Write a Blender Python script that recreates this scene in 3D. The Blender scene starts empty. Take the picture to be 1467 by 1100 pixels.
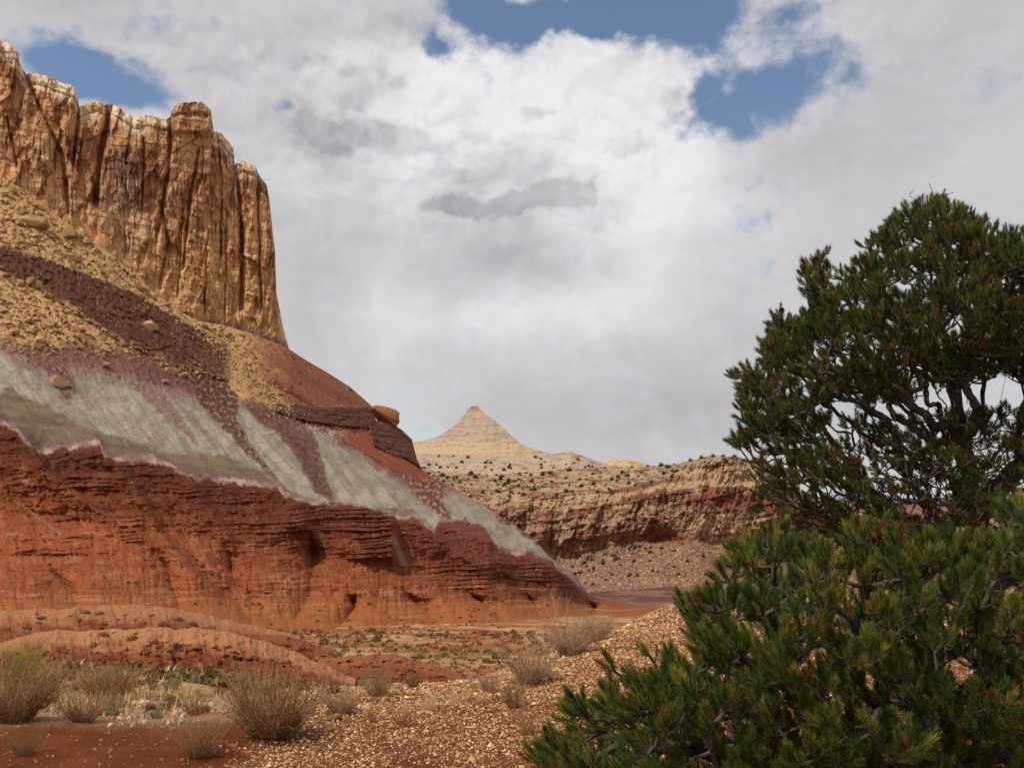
import bpy, bmesh, math, random
import numpy as np
from mathutils import Vector, Matrix
random.seed(7)
RNG = np.random.default_rng(7)
C = bpy.context.scene.collection
sc = bpy.context.scene

# ------------------------------------------------------------------ camera
F = 1270.0                       # focal length in photograph pixels (1467 x 1100)
PITCH = math.atan(190 / F)
EYE = np.array([0.0, 0.0, 1.6])
cam_d = bpy.data.cameras.new("camera"); cam = bpy.data.objects.new("camera", cam_d); C.objects.link(cam)
cam_d.sensor_fit = 'HORIZONTAL'; cam_d.sensor_width = 36.0; cam_d.lens = 36.0 * F / 1467
cam_d.clip_start = 0.05; cam_d.clip_end = 60000
cam.location = EYE; cam.rotation_euler = (math.pi / 2 + PITCH, 0, 0)
sc.camera = cam
ST, CT = math.sin(PITCH), math.cos(PITCH)

def ray(px, py):
    """direction through photograph pixel, scaled so that y == 1"""
    a = (np.asarray(px, float) - 733.5) / F; b = (550 - np.asarray(py, float)) / F
    dy = CT - b * ST
    return np.stack([a / dy, np.ones_like(dy), (ST + b * CT) / dy], -1)
def at(px, py, Y):
    return EYE + ray(px, py) * np.asarray(Y, float)[..., None]
def project(P):
    d = np.asarray(P, float) - EYE
    f = d[..., 1] * CT + d[..., 2] * ST; u = -d[..., 1] * ST + d[..., 2] * CT
    f = np.maximum(f, 1e-3)
    return 733.5 + F * d[..., 0] / f, 550 - F * u / f
def lin(r, g, b, k=1.0):
    return np.array([(c / 255 / 12.92 if c / 255 < .04045 else ((c / 255 + .055) / 1.055) ** 2.4) * k for c in (r, g, b)])

# ------------------------------------------------------------------ sun, world
SUN_AZ, SUN_EL = math.radians(-128), math.radians(54)     # azimuth from +Y towards +X: behind left shoulder
to_sun = Vector((math.sin(SUN_AZ) * math.cos(SUN_EL), math.cos(SUN_AZ) * math.cos(SUN_EL), math.sin(SUN_EL)))
sl = bpy.data.lights.new("sun", 'SUN'); so = bpy.data.objects.new("sun", sl); C.objects.link(so)
sl.energy = 3.3; sl.angle = math.radians(0.6); sl.color = (1.0, 0.93, 0.82)
so.rotation_euler = to_sun.to_track_quat('Z', 'Y').to_euler(); so.location = (-20, -20, 60)

world = bpy.data.worlds.new("World"); sc.world = world; world.use_nodes = True
class Nodes:
    def __init__(s, nt):
        s.nt = nt; nt.nodes.clear()
    def new(s, t, **kw):
        n = s.nt.nodes.new(t)
        for k, v in kw.items(): setattr(n, k, v)
        return n
    def put(s, sock, v):
        if isinstance(v, bpy.types.NodeSocket): s.nt.links.new(v, sock)
        else: sock.default_value = v
    def m(s, op, a, b=None, c=None, clamp=False):
        n = s.new('ShaderNodeMath', operation=op, use_clamp=clamp)
        for i, v in enumerate((a, b, c)):
            if v is not None: s.put(n.inputs[i], v)
        return n.outputs[0]
    def vm(s, op, a, b=None):
        n = s.new('ShaderNodeVectorMath', operation=op)
        s.put(n.inputs[0], a)
        if b is not None:
            if op == 'SCALE': s.put(n.inputs[3], b)
            else: s.put(n.inputs[1], b)
        return n.outputs[0]
    def noise(s, vec, scale, detail=4, rough=.5, dist=0.0, dim='3D', color=False):
        n = s.new('ShaderNodeTexNoise', noise_dimensions=dim)
        if vec is not None: s.put(n.inputs['Vector'], vec)
        n.inputs['Scale'].default_value = scale; n.inputs['Detail'].default_value = detail
        n.inputs['Roughness'].default_value = rough; n.inputs['Distortion'].default_value = dist
        return n.outputs['Color' if color else 'Fac']
    def comb(s, x, y, z=0.0):
        n = s.new('ShaderNodeCombineXYZ'); s.put(n.inputs[0], x); s.put(n.inputs[1], y); s.put(n.inputs[2], z); return n.outputs[0]
    def ramp(s, fac, a, b, lo=0.0, hi=1.0, smooth=True):
        n = s.new('ShaderNodeMapRange', interpolation_type='SMOOTHSTEP' if smooth else 'LINEAR')
        s.put(n.inputs[0], fac); n.inputs[1].default_value = a; n.inputs[2].default_value = b
        n.inputs[3].default_value = lo; n.inputs[4].default_value = hi
        return n.outputs[0]
    def mix(s, fac, a, b, mode='MIX'):
        n = s.new('ShaderNodeMix', data_type='RGBA', blend_type=mode)
        s.put(n.inputs[0], fac); s.put(n.inputs[6], a); s.put(n.inputs[7], b)
        return n.outputs[2]
def rgba(c): return (float(c[0]), float(c[1]), float(c[2]), 1.0)

def azel(px, py):
    d = ray(px, py); d = d / np.linalg.norm(d)
    return math.atan2(d[0], d[1]), math.asin(d[2])
def build_sky():
    N = Nodes(world.node_tree)
    tc = N.new('ShaderNodeTexCoord')
    nrm = N.vm('NORMALIZE', tc.outputs['Generated'])
    sep = N.new('ShaderNodeSeparateXYZ'); N.put(sep.inputs[0], nrm)
    az = N.m('ARCTAN2', sep.outputs[0], sep.outputs[1]); el = N.m('ARCSINE', sep.outputs[2])
    P0 = N.comb(az, N.m('MULTIPLY', el, 1.25))
    w = N.vm('SUBTRACT', N.noise(P0, 9, 3, .5, color=True), (.5, .5, .5))
    P = N.vm('ADD', P0, N.vm('SCALE', w, 0.045))
    def blob(px, py, rx, ry, amp):
        a, e = azel(px, py)
        x = N.m('DIVIDE', N.m('SUBTRACT', waz, a), rx / F); y = N.m('DIVIDE', N.m('SUBTRACT', wel, e), ry / F)
        r2 = N.m('ADD', N.m('MULTIPLY', x, x), N.m('MULTIPLY', y, y))
        return N.m('MULTIPLY', N.m('EXPONENT', N.m('MULTIPLY', r2, -1.0)), amp)
    def total(items):
        s = None
        for it in items:
            b = blob(*it); s = b if s is None else N.m('ADD', s, b)
        return s
    w2 = N.vm('SUBTRACT', N.noise(P0, 14, 5, .6, color=True), (.5, .5, .5))
    s2 = N.new('ShaderNodeSeparateXYZ'); N.put(s2.inputs[0], w2)
    waz = N.m('ADD', az, N.m('MULTIPLY', s2.outputs[0], 0.085)); wel = N.m('ADD', el, N.m('MULTIPLY', s2.outputs[1], 0.06))
    n1 = N.noise(P, 9, 9, .58)
    sunoff = N.vm('ADD', P, (-0.012, 0.022, 0))
    n2 = N.noise(sunoff, 9, 9, .58)
    def puff(v):
        t = N.new('ShaderNodeTexVoronoi', feature='SMOOTH_F1', voronoi_dimensions='2D'); N.put(t.inputs['Vector'], v)
        t.inputs['Scale'].default_value = 13; t.inputs['Detail'].default_value = 4; t.inputs['Roughness'].default_value = .55; t.inputs['Smoothness'].default_value = .35
        return t.outputs['Distance']
    Pw = N.vm('ADD', P, N.vm('SCALE', N.vm('SUBTRACT', N.noise(P0, 30, 4, .6, color=True), (.5, .5, .5)), 0.03))
    emb = N.m('ADD', N.m('SUBTRACT', n1, n2), N.m('MULTIPLY', N.m('SUBTRACT', puff(N.vm('ADD', Pw, (-.007, .013, 0))), puff(Pw)), .55))
    fine = N.noise(P, 26, 7, .6)
    soft = N.noise(P, 3.6, 5, .5)
    holes = total([(135, 115, 105, 34, 1.05), (95, 90, 55, 26, .5), (690, 15, 75, 26, 1.0), (905, 22, 170, 36, 1.2), (1010, 40, 90, 40, .5),
                   (1070, 158, 74, 40, .92), (620, 72, 34, 24, .8), (1180, 120, 110, 44, .55), (1090, 95, 60, 24, .5), (780, 35, 80, 22, .6), (1130, 190, 60, 20, .4), (330, 95, 60, 30, .3), (395, 152, 22, 18, .5),
                   (600, 622, 40, 16, .55), (1150, 20, 60, 25, .35), (1010, 120, 30, 50, .6)])
    cov = N.m('SUBTRACT', N.m('ADD', 1.0, N.m('ADD', N.m('MULTIPLY', N.m('SUBTRACT', n1, .5), 2.2), N.m('MULTIPLY', N.m('SUBTRACT', fine, .5), 1.25))), N.m('MULTIPLY', holes, 1.15))
    alpha = N.ramp(cov, 0.0, .86)
    bright = total([(790, 140, 190, 90, .72), (650, 100, 70, 60, .3), (585, 230, 70, 120, .42), (930, 240, 120, 90, .55), (880, 360, 120, 70, .38), (760, 455, 230, 48, .46), (560, 520, 70, 110, .26), (1120, 330, 160, 100, .2), (430, 270, 60, 40, .25), (500, 80, 90, 50, .3), (1020, 60, 60, 40, .2)])
    dark = total([(180, 30, 260, 60, .12), (1330, 110, 150, 110, .10), (780, 368, 170, 36, .22), (450, 440, 60, 120, .10), (980, 590, 260, 60, .2), (1060, 470, 70, 50, .12), (1200, 230, 120, 80, .05), (590, 45, 60, 26, .3)])
    crisp = total([(495, 196, 100, 34, 1.0), (590, 212, 40, 16, .8), (735, 292, 95, 18, 1.0), (812, 278, 34, 22, 1.0), (640, 300, 40, 12, .8), (775, 160, 34, 14, .9), (905, 208, 66, 20, .8), (960, 135, 22, 34, .7), (560, 120, 40, 16, .6), (700, 200, 60, 14, .6), (470, 90, 60, 16, .5), (640, 250, 50, 14, .5), (850, 330, 60, 12, .5)])
    crisp = N.m('MULTIPLY', N.ramp(N.m('ADD', crisp, N.m('MULTIPLY', N.m('SUBTRACT', fine, .5), 1.5)), .26, .80), N.m('ADD', .20, N.m('MULTIPLY', n1, .30)))
    # soft falling-rain streaks low in the sky
    st = N.noise(N.comb(N.m('ADD', N.m('MULTIPLY', az, 42), N.m('MULTIPLY', el, 13)), N.m('MULTIPLY', el, 3.5)), 1.0, 4, .55)
    low = N.m('MULTIPLY', N.m('MULTIPLY', N.ramp(el, .06, .2), N.ramp(el, .32, .2)), .6)
    cum = N.ramp(N.m('ADD', N.m('MULTIPLY', bright, 1.15), N.m('MULTIPLY', N.m('SUBTRACT', N.noise(Pw, 7, 7, .55), .5), 1.1)), .10, .80)
    bright = N.m('ADD', N.m('MULTIPLY', cum, .36), N.m('MULTIPLY', bright, .28))
    br = N.m('ADD', N.m('SUBTRACT', N.m('SUBTRACT', N.m('ADD', .42, bright), dark), crisp), N.m('MULTIPLY', N.m('SUBTRACT', st, .5), N.m('MULTIPLY', low, .34)))
    tex = N.m('ADD', .12, total([(760, 190, 330, 150, .85), (480, 180, 200, 110, .5), (1100, 80, 160, 80, .5), (250, 60, 220, 70, .35)]))
    det = N.m('ADD', N.m('MULTIPLY', emb, .75), N.m('MULTIPLY', N.m('SUBTRACT', fine, .5), .10))
    br = N.m('ADD', br, N.m('MULTIPLY', det, tex))
    br = N.m('ADD', br, N.m('MULTIPLY', N.m('SUBTRACT', soft, .5), .3))
    edge = N.m('MULTIPLY', N.ramp(cov, 1.1, .5), .12)
    br = N.m('ADD', br, edge, clamp=True)
    col = N.mix(br, rgba(lin(174, 170, 174)), rgba(lin(249, 248, 249)))
    sky = N.new('ShaderNodeTexSky', sky_type='NISHITA')
    sky.sun_disc = False; sky.sun_elevation = SUN_EL; sky.sun_rotation = SUN_AZ
    sky.altitude = 800; sky.air_density = 1.3; sky.dust_density = 1.2; sky.ozone_density = 1.6
    bg1 = N.new('ShaderNodeBackground'); N.put(bg1.inputs[0], sky.outputs[0]); bg1.inputs[1].default_value = 0.112
    bg2 = N.new('ShaderNodeBackground'); N.put(bg2.inputs[0], col); bg2.inputs[1].default_value = 0.92
    mx = N.new('ShaderNodeMixShader'); N.put(mx.inputs[0], N.m('MULTIPLY', alpha, .97))
    N.put(mx.inputs[1], bg1.outputs[0]); N.put(mx.inputs[2], bg2.outputs[0])
    out = N.new('ShaderNodeOutputWorld'); N.put(out.inputs[0], mx.outputs[0])
    world.cycles.sampling_method = 'MANUAL'; world.cycles.sample_map_resolution = 512
build_sky()
sc.view_settings.view_transform = 'Standard'; sc.view_settings.look = 'None'
sc.view_settings.exposure = 0.0; sc.view_settings.gamma = 1.0

# ------------------------------------------------------------------ numpy noise
def _h(ix, iy, seed):
    h = (ix.astype(np.int64) * 374761393 + iy.astype(np.int64) * 668265263 + seed * 974634517) & 0xffffffff
    h = ((h ^ (h >> 13)) * 1274126177) & 0xffffffff
    h = ((h ^ (h >> 16)) * 2246822519) & 0xffffffff
    return (h ^ (h >> 15)) & 0xffffffff
def hf(ix, iy, seed): return _h(ix, iy, seed) / 4294967296.0
def gn(x, y, seed=0):
    x, y = np.broadcast_arrays(np.asarray(x, float), np.asarray(y, float))
    ix = np.floor(x); iy = np.floor(y); fx = x - ix; fy = y - iy
    ix = ix.astype(np.int64); iy = iy.astype(np.int64)
    def g(a, b):
        t = hf(ix + a, iy + b, seed) * 2 * math.pi
        return np.cos(t) * (fx - a) + np.sin(t) * (fy - b)
    u = fx * fx * fx * (fx * (fx * 6 - 15) + 10); v = fy * fy * fy * (fy * (fy * 6 - 15) + 10)
    a = g(0, 0); b = g(1, 0); c = g(0, 1); d = g(1, 1)
    return (a + (b - a) * u + (c - a) * v + (a - b - c + d) * u * v) * 1.41
def fbm(x, y, o=4, seed=0, gain=.5):
    s = 0; a = 1; n = 0
    for i in range(o):
        s = s + a * gn(x, y, seed + i * 17); n += a; a *= gain; x = x * 2.03 + 3.1; y = y * 2.03 + 7.7
    return s / n
def ridged(x, y, o=3, seed=0, gain=.5):
    s = 0; a = 1; n = 0
    for i in range(o):
        s = s + a * (1 - 2 * np.abs(gn(x, y, seed + i * 17))); n += a; a *= gain; x = x * 2.03 + 3.1; y = y * 2.03 + 7.7
    return s / n
def voro(x, y, seed=0, jit=.95):
    x, y = np.broadcast_arrays(np.asarray(x, float), np.asarray(y, float))
    ix = np.floor(x).astype(np.int64); iy = np.floor(y).astype(np.int64)
    f1 = np.full(x.shape, 9.0); f2 = np.full(x.shape, 9.0); cid = np.zeros(x.shape); ox = np.zeros(x.shape); oy = np.zeros(x.shape); c2 = np.zeros(x.shape)
    for a in (-1, 0, 1):
        for b in (-1, 0, 1):
            cx = ix + a; cy = iy + b
            px = cx + .5 + (hf(cx, cy, seed) - .5) * jit; py = cy + .5 + (hf(cx, cy, seed + 1) - .5) * jit
            d = np.hypot(x - px, y - py); m = d < f1
            f2 = np.where(m, f1, np.minimum(f2, d)); f1 = np.where(m, d, f1)
            cid = np.where(m, hf(cx, cy, seed + 2), cid); c2 = np.where(m, hf(cx, cy, seed + 3), c2)
            ox = np.where(m, x - px, ox); oy = np.where(m, y - py, oy)
    return f1, f2, cid, c2, ox, oy
def sstep(a, b, x):
    t = np.clip((x - a) / (b - a), 0, 1); return t * t * (3 - 2 * t)
def L(pts):
    p = np.array(pts, float); return lambda x: np.interp(x, p[:, 0], p[:, 1])
def box(a, k, axis=0):
    if k < 2: return a
    pad = [(0, 0)] * a.ndim; pad[axis] = (k // 2, k - 1 - k // 2)
    b = np.cumsum(np.pad(a, pad, mode='edge'), axis=axis)
    z = np.zeros_like(np.take(b, [0], axis=axis)); b = np.concatenate([z, b], axis=axis)
    n = a.shape[axis]
    return (np.take(b, range(k, k + n), axis=axis) - np.take(b, range(n), axis=axis)) / k
def in_poly(x, y, poly):
    p = np.array(poly, float); q = np.roll(p, -1, 0); ins = np.zeros(len(x), bool); dist = np.full(len(x), 1e9)
    for (x0, y0), (x1, y1) in zip(p, q):
        c = ((y0 > y) != (y1 > y)) & (x < (x1 - x0) * (y - y0) / (y1 - y0 + 1e-12) + x0); ins ^= c
        dx, dy = x1 - x0, y1 - y0; t = np.clip(((x - x0) * dx + (y - y0) * dy) / (dx * dx + dy * dy + 1e-12), 0, 1); dist = np.minimum(dist, np.hypot(x - x0 - t * dx, y - y0 - t * dy))
    return ins, dist
def mixc(c, col, m):
    return c + (np.asarray(col) - c) * np.clip(m, 0, 1)[..., None]

# ------------------------------------------------------------------ mesh helpers
def mk_mesh(name, V, faces, mat, smooth=False, attrs=None):
    """faces: list of int arrays (n,3) / (n,4)"""
    me = bpy.data.meshes.new(name)
    V = np.asarray(V, np.float32).reshape(-1, 3)
    faces = [np.asarray(f, np.int32) for f in faces if len(f)]
    loops = np.concatenate([f.ravel() for f in faces]); tot = np.concatenate([np.full(len(f), f.shape[1], np.int32) for f in faces])
    start = np.concatenate([[0], np.cumsum(tot)[:-1]]).astype(np.int32)
    me.vertices.add(len(V)); me.vertices.foreach_set('co', V.ravel())
    me.loops.add(len(loops)); me.loops.foreach_set('vertex_index', loops)
    me.polygons.add(len(tot)); me.polygons.foreach_set('loop_start', start); me.polygons.foreach_set('loop_total', tot)
    if smooth: me.polygons.foreach_set('use_smooth', np.ones(len(tot), bool))
    for k, a in (attrs or {}).items():
        a = np.asarray(a, np.float32)
        if a.ndim == 1:
            at_ = me.attributes.new(k, 'FLOAT', 'POINT'); at_.data.foreach_set('value', a)
        else:
            if a.shape[1] == 3: a = np.concatenate([a, np.ones((len(a), 1), np.float32)], 1)
            at_ = me.attributes.new(k, 'FLOAT_COLOR', 'POINT'); at_.data.foreach_set('color', a.ravel())
    me.update(calc_edges=True); me.validate()
    if mat: me.materials.append(mat)
    return me
def link(name, me, parent=None, loc=None):
    o = bpy.data.objects.new(name, me); C.objects.link(o)
    if loc is not None: o.location = loc
    if parent: o.parent = parent
    return o
def tag(o, label=None, cat=None, group=None, kind=None):
    if label: o['label'] = label
    if cat: o['category'] = cat
    if group: o['group'] = group
    if kind: o['kind'] = kind
    return o
def grid_faces(nr, nc):
    i = np.arange(nr * nc).reshape(nr, nc)
    return np.stack([i[:-1, :-1], i[:-1, 1:], i[1:, 1:], i[1:, :-1]], -1).reshape(-1, 4)
def tubes(P, R, sides=4):
    P = np.asarray(P, float); n, k, _ = P.shape
    T = np.gradient(P, axis=1); T /= np.linalg.norm(T, axis=2, keepdims=True) + 1e-9
    ref = np.zeros((n, 1, 3)); big = np.abs(T[:, :1, 2]) < .8
    ref[..., 2] = np.where(big, 1, 0); ref[..., 0] = np.where(big, 0, 1)
    A = np.cross(T, np.broadcast_to(ref, T.shape)); A /= np.linalg.norm(A, axis=2, keepdims=True) + 1e-9
    B = np.cross(T, A)
    ang = np.arange(sides) * 2 * math.pi / sides
    V = P[:, :, None] + R[:, :, None, None] * (A[:, :, None] * np.cos(ang)[:, None] + B[:, :, None] * np.sin(ang)[:, None])
    idx = np.arange(n * k * sides).reshape(n, k, sides)
    a = idx[:, :-1]; b = idx[:, 1:]
    Q = np.stack([a, np.roll(a, -1, 2), np.roll(b, -1, 2), b], -1).reshape(-1, 4)
    return V.reshape(-1, 3), Q

# ------------------------------------------------------------------ materials
def mat_albedo(name, s1, amp1, s2, amp2, bump_s, bump_d, bump=0.6, rough=.92, stretch=(1, 1, 1), speck=None):
    m = bpy.data.materials.new(name); m.use_nodes = True; N = Nodes(m.node_tree)
    tc = N.new('ShaderNodeTexCoord'); v = N.vm('MULTIPLY', tc.outputs['Object'], stretch)
    at_ = N.new('ShaderNodeAttribute', attribute_name='albedo')
    n1 = N.noise(v, s1, 8, .62); n2 = N.noise(v, s2, 5, .6)
    k = N.m('MULTIPLY', N.m('ADD', 1 - amp1 / 2, N.m('MULTIPLY', n1, amp1)), N.m('ADD', 1 - amp2 / 2, N.m('MULTIPLY', n2, amp2)))
    col = N.vm('SCALE', at_.outputs['Color'], k)
    p = N.new('ShaderNodeBsdfPrincipled'); N.put(p.inputs['Base Color'], col)
    p.inputs['Roughness'].default_value = rough; p.inputs['Specular IOR Level'].default_value = .15
    if bump_d:
        bn = N.noise(v, bump_s, 8, .65)
        b = N.new('ShaderNodeBump'); b.inputs['Strength'].default_value = bump; b.inputs['Distance'].default_value = bump_d
        N.put(b.inputs['Height'], bn); N.put(p.inputs['Normal'], b.outputs[0])
    o = N.new('ShaderNodeOutputMaterial'); N.put(o.inputs[0], p.outputs[0])
    return m
def mat_plain(name, c1, c2, scale, rough=.85, bump_d=0, attr=None, trans=0.0, vec='Object'):
    m = bpy.data.materials.new(name); m.use_nodes = True; N = Nodes(m.node_tree)
    tc = N.new('ShaderNodeTexCoord')
    n = N.noise(tc.outputs[vec], scale, 5, .6)
    col = N.mix(N.ramp(n, .3, .7), rgba(c1), rgba(c2))
    if attr:
        a = N.new('ShaderNodeAttribute', attribute_name=attr)
        col = N.mix(1.0, col, a.outputs['Color'], 'MULTIPLY')
    p = N.new('ShaderNodeBsdfPrincipled'); N.put(p.inputs['Base Color'], col); p.inputs['Roughness'].default_value = rough
    p.inputs['Specular IOR Level'].default_value = .25
    sh = p.outputs[0]
    if trans:
        t = N.new('ShaderNodeBsdfTranslucent'); N.put(t.inputs[0], col)
        ms = N.new('ShaderNodeMixShader'); ms.inputs[0].default_value = trans
        N.put(ms.inputs[1], p.outputs[0]); N.put(ms.inputs[2], t.outputs[0]); sh = ms.outputs[0]
    if bump_d:
        b = N.new('ShaderNodeBump'); b.inputs['Distance'].default_value = bump_d; b.inputs['Strength'].default_value = .8
        N.put(b.inputs['Height'], N.noise(tc.outputs[vec], scale * 2.5, 6, .65)); N.put(p.inputs['Normal'], b.outputs[0])
    o = N.new('ShaderNodeOutputMaterial'); N.put(o.inputs[0], sh)
    return m
M_hill = mat_albedo('banded_clay', 1.9, .8, .35, .5, 1.6, .6, .8)
M_cliff = mat_albedo('sandstone', .5, .6, .09, .5, .5, 1.2, .7, stretch=(1, 1, .6))
M_far = mat_albedo('far_rock', .11, .9, .025, .5, .12, 7, .8)
M_ground = mat_albedo('desert_ground', 16, .8, 2.2, .5, 40, .02, 1.0)
M_mound = mat_albedo('mound_clay', 6, .6, .8, .4, 8, .08, .9)
M_gravel = mat_albedo('shale_chips', 60, .35, 3, .2, 200, .002, .5)

# ------------------------------------------------------------------ lofted terrain
class Loft:
    def __init__(s, name, xs, lines, depths, rows, mat, disp=None, color=None, back=(), smooth_rows=15, smooth_cols=1, label=None, jitter=0, dlines=None):
        xs = np.asarray(xs, float); nb = len(lines) - 1
        Yk = [np.asarray(l(xs), float) for l in lines]
        for k in range(1, len(Yk)): Yk[k] = np.maximum(Yk[k], Yk[k - 1] + 1.0)
        Dk = [np.asarray(d(xs), float) for d in depths]
        yy, dd, tt = [], [], []
        for k in range(nb):
            fr = np.linspace(0, 1, rows[k], endpoint=(k == nb - 1))[:, None]
            yy.append(Yk[k] * (1 - fr) + Yk[k + 1] * fr); dd.append(Dk[k] * (1 - fr) + Dk[k + 1] * fr); tt.append(k + fr + 0 * xs)
        PY = np.concatenate(yy); D = np.concatenate(dd); T = np.concatenate(tt); PX = np.broadcast_to(xs, PY.shape)
        if dlines is not None:      # depth follows its own smoother guide lines
            G = np.array([np.asarray(l(xs), float) for l in dlines[0]]); DD = np.array([np.asarray(d(xs), float) for d in dlines[1]]); D = np.empty_like(PY)
            for j in range(len(xs)):
                a, b = G[:, j], DD[:, j]; y_ = PY[:, j]; D[:, j] = np.interp(y_, a, b) + np.minimum(y_ - a[0], 0) * (b[1] - b[0]) / (a[1] - a[0])
            smooth_rows = smooth_cols = 1
        if smooth_rows > 1: D = box(box(D, smooth_rows, 0), smooth_rows, 0)
        if smooth_cols > 1: D = box(box(D, smooth_cols, 1), smooth_cols, 1)
        if jitter: PY = PY + jitter * fbm(PX / 5, PY / 5, 3, 901) * (1 - sstep(0, .2, T))
        s.D0 = D
        if disp is not None: D = D + disp(PX, PY, D, T)
        col = color(PX, PY, D, T)
        V = at(PX, PY, D)
        s.PX, s.PY, s.D, s.V, s.xs, s.col = PX, PY, D, V, xs, col
        if len(back):
            top = V[0]; bv = []
            for (bd, bz) in back[::-1]:
                r = top.copy(); k = 1 + bd / top[:, 1]
                r[:, 0] *= k; r[:, 1] += bd; r[:, 2] = r[:, 2] - bz; bv.append(r)
            V = np.concatenate([np.array(bv), V]); col = np.concatenate([np.repeat(col[:1], len(back), 0), col])
        me = mk_mesh(name, V, [grid_faces(*V.shape[:2])], mat, name not in ('cliff', 'canyon_wall'), {'albedo': col.reshape(-1, 3)})
        s.obj = link(name, me); s.obj['kind'] = 'structure'
        if label: s.obj['label'] = label
    def at(s, px, py):
        c = int(np.clip(np.searchsorted(s.xs, px), 0, len(s.xs) - 1))
        r = int(np.clip(np.searchsorted(s.PY[:, c], py), 0, len(s.PY) - 1))
        return s.V[r, c]

# ---- ground table: eye height 1.6, z in metres at (distance, photograph column)
cols_px = [-500, 0, 150, 330, 480, 640, 800, 960, 1150, 1467, 2000]
tab = {
 1.2: [0]*11, 4: [0]*11,
 6: [-.05, -.05, -.05, -.05, -.04, -.03, 0, .03, .05, .05, .05],
 8: [-.12, -.12, -.12, -.1, -.08, -.05, 0, .04, .06, .1, .1],
 10: [-.45, -.45, -.42, -.35, -.25, -.2, -.06, .08, .15, .2, .2],
 12: [-.85, -.85, -.85, -.8, -.7, -.6, -.16, .13, .2, .25, .25],
 15: [-1.4, -1.4, -1.4, -1.4, -1.5, -1.4, -.75, .16, .3, .35, .35],
 20: [-2.1, -2.1, -2.1, -2.3, -2.8, -2.8, -2.4, -.9, -.3, -.2, -.2],
 30: [-3.5, -3.5, -3.5, -3.7, -4.6, -5, -5, -4, -3.5, -3.5, -3.5],
 45: [-6, -6, -6, -6.2, -6.8, -7.3, -7.8, -8, -7.5, -7.5, -7.5],
 60: [-8, -8, -8, -8.4, -9, -9.6, -10, -10, -10, -10, -10],
 100: [-13, -13, -13, -13, -13.3, -13.5, -14, -14.8, -15, -15, -15],
 180: [-21]*6 + [-21.5, -23, -24, -24, -24], 350: [-36]*7 + [-38, -40, -40, -40],
 600: [-56]*11, 1000: [-88]*11, 3000: [-100]*11, 12000: [-100]*11, 50000: [-100]*11}
TY = np.log(np.array(list(tab))); TE = np.array([(np.array(v) - 1.6) / k for k, v in tab.items()]); TU = (np.array(cols_px) - 733.5) / F
def hermite(x, xp, fp):
    s = np.gradient(fp, xp, axis=0)
    i = np.clip(np.searchsorted(xp, x) - 1, 0, len(xp) - 2); h = xp[i + 1] - xp[i]; t = np.clip((x - xp[i]) / h, 0, 1)
    sh = (-1,) + (1,) * (fp.ndim - 1); t = t.reshape(sh); h = h.reshape(sh)
    return (2*t**3-3*t**2+1)*fp[i] + (t**3-2*t**2+t)*h*s[i] + (-2*t**3+3*t**2)*fp[i+1] + (t**3-t**2)*h*s[i+1]
gy = np.linspace(TY[0], TY[-1], 500); gu = np.linspace(TU[0], TU[-1], 300)
TG = hermite(gu, TU, hermite(gy, TY, TE).T).T
def ground_z(x, y, detail=True):
    x = np.asarray(x, float); y = np.maximum(np.asarray(y, float), 1.25)
    a = np.clip((np.log(y) - gy[0]) / (gy[1] - gy[0]), 0, 498.999); b = np.clip((x / y - gu[0]) / (gu[1] - gu[0]), 0, 298.999)
    i = a.astype(int); j = b.astype(int); a = a - i; b = b - j
    e = (TG[i, j] * (1 - a) + TG[i + 1, j] * a) * (1 - b) + (TG[i, j + 1] * (1 - a) + TG[i + 1, j + 1] * a) * b
    z = 1.6 + e * y
    if detail:
        z = z + .05 * fbm(x * .9, y * .9, 4, 50) * sstep(2, 6, y) + .012 * fbm(x * 6, y * 6, 3, 51) \
            + .35 * fbm(x / 9, y / 9, 4, 52) * sstep(14, 40, y) + 1.6 * fbm(x / 60, y / 60, 4, 53) * sstep(70, 200, y)
    return z
def on_ground(px, py, lo=3.0, hi=900.0):
    """walk along the ray through a pixel to where it meets the ground"""
    Y = np.exp(np.linspace(math.log(lo), math.log(hi), 1500)); P = EYE + ray(px, py) * Y[:, None]
    g = ground_z(P[:, 0], P[:, 1]); k = np.argmax(P[:, 2] < g)
    return np.array([P[k, 0], P[k, 1], g[k]])

RED = lin(150, 72, 40, .85); RED_D = lin(122, 58, 34, .85); ORG = lin(172, 95, 58, .85); TAN = lin(196, 158, 112, .85); CREAM = lin(214, 188, 150, .85)
GREY = lin(158, 150, 130, .85); OLIVE = lin(116, 94, 64, .85); PURP = lin(118, 86, 84, .85); MAUVE = lin(160, 134, 124, .85); BROWN = lin(92, 52, 40, .85)
STRAW = lin(186, 160, 112, .8); SAGE = lin(120, 112, 78, .8)

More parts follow.
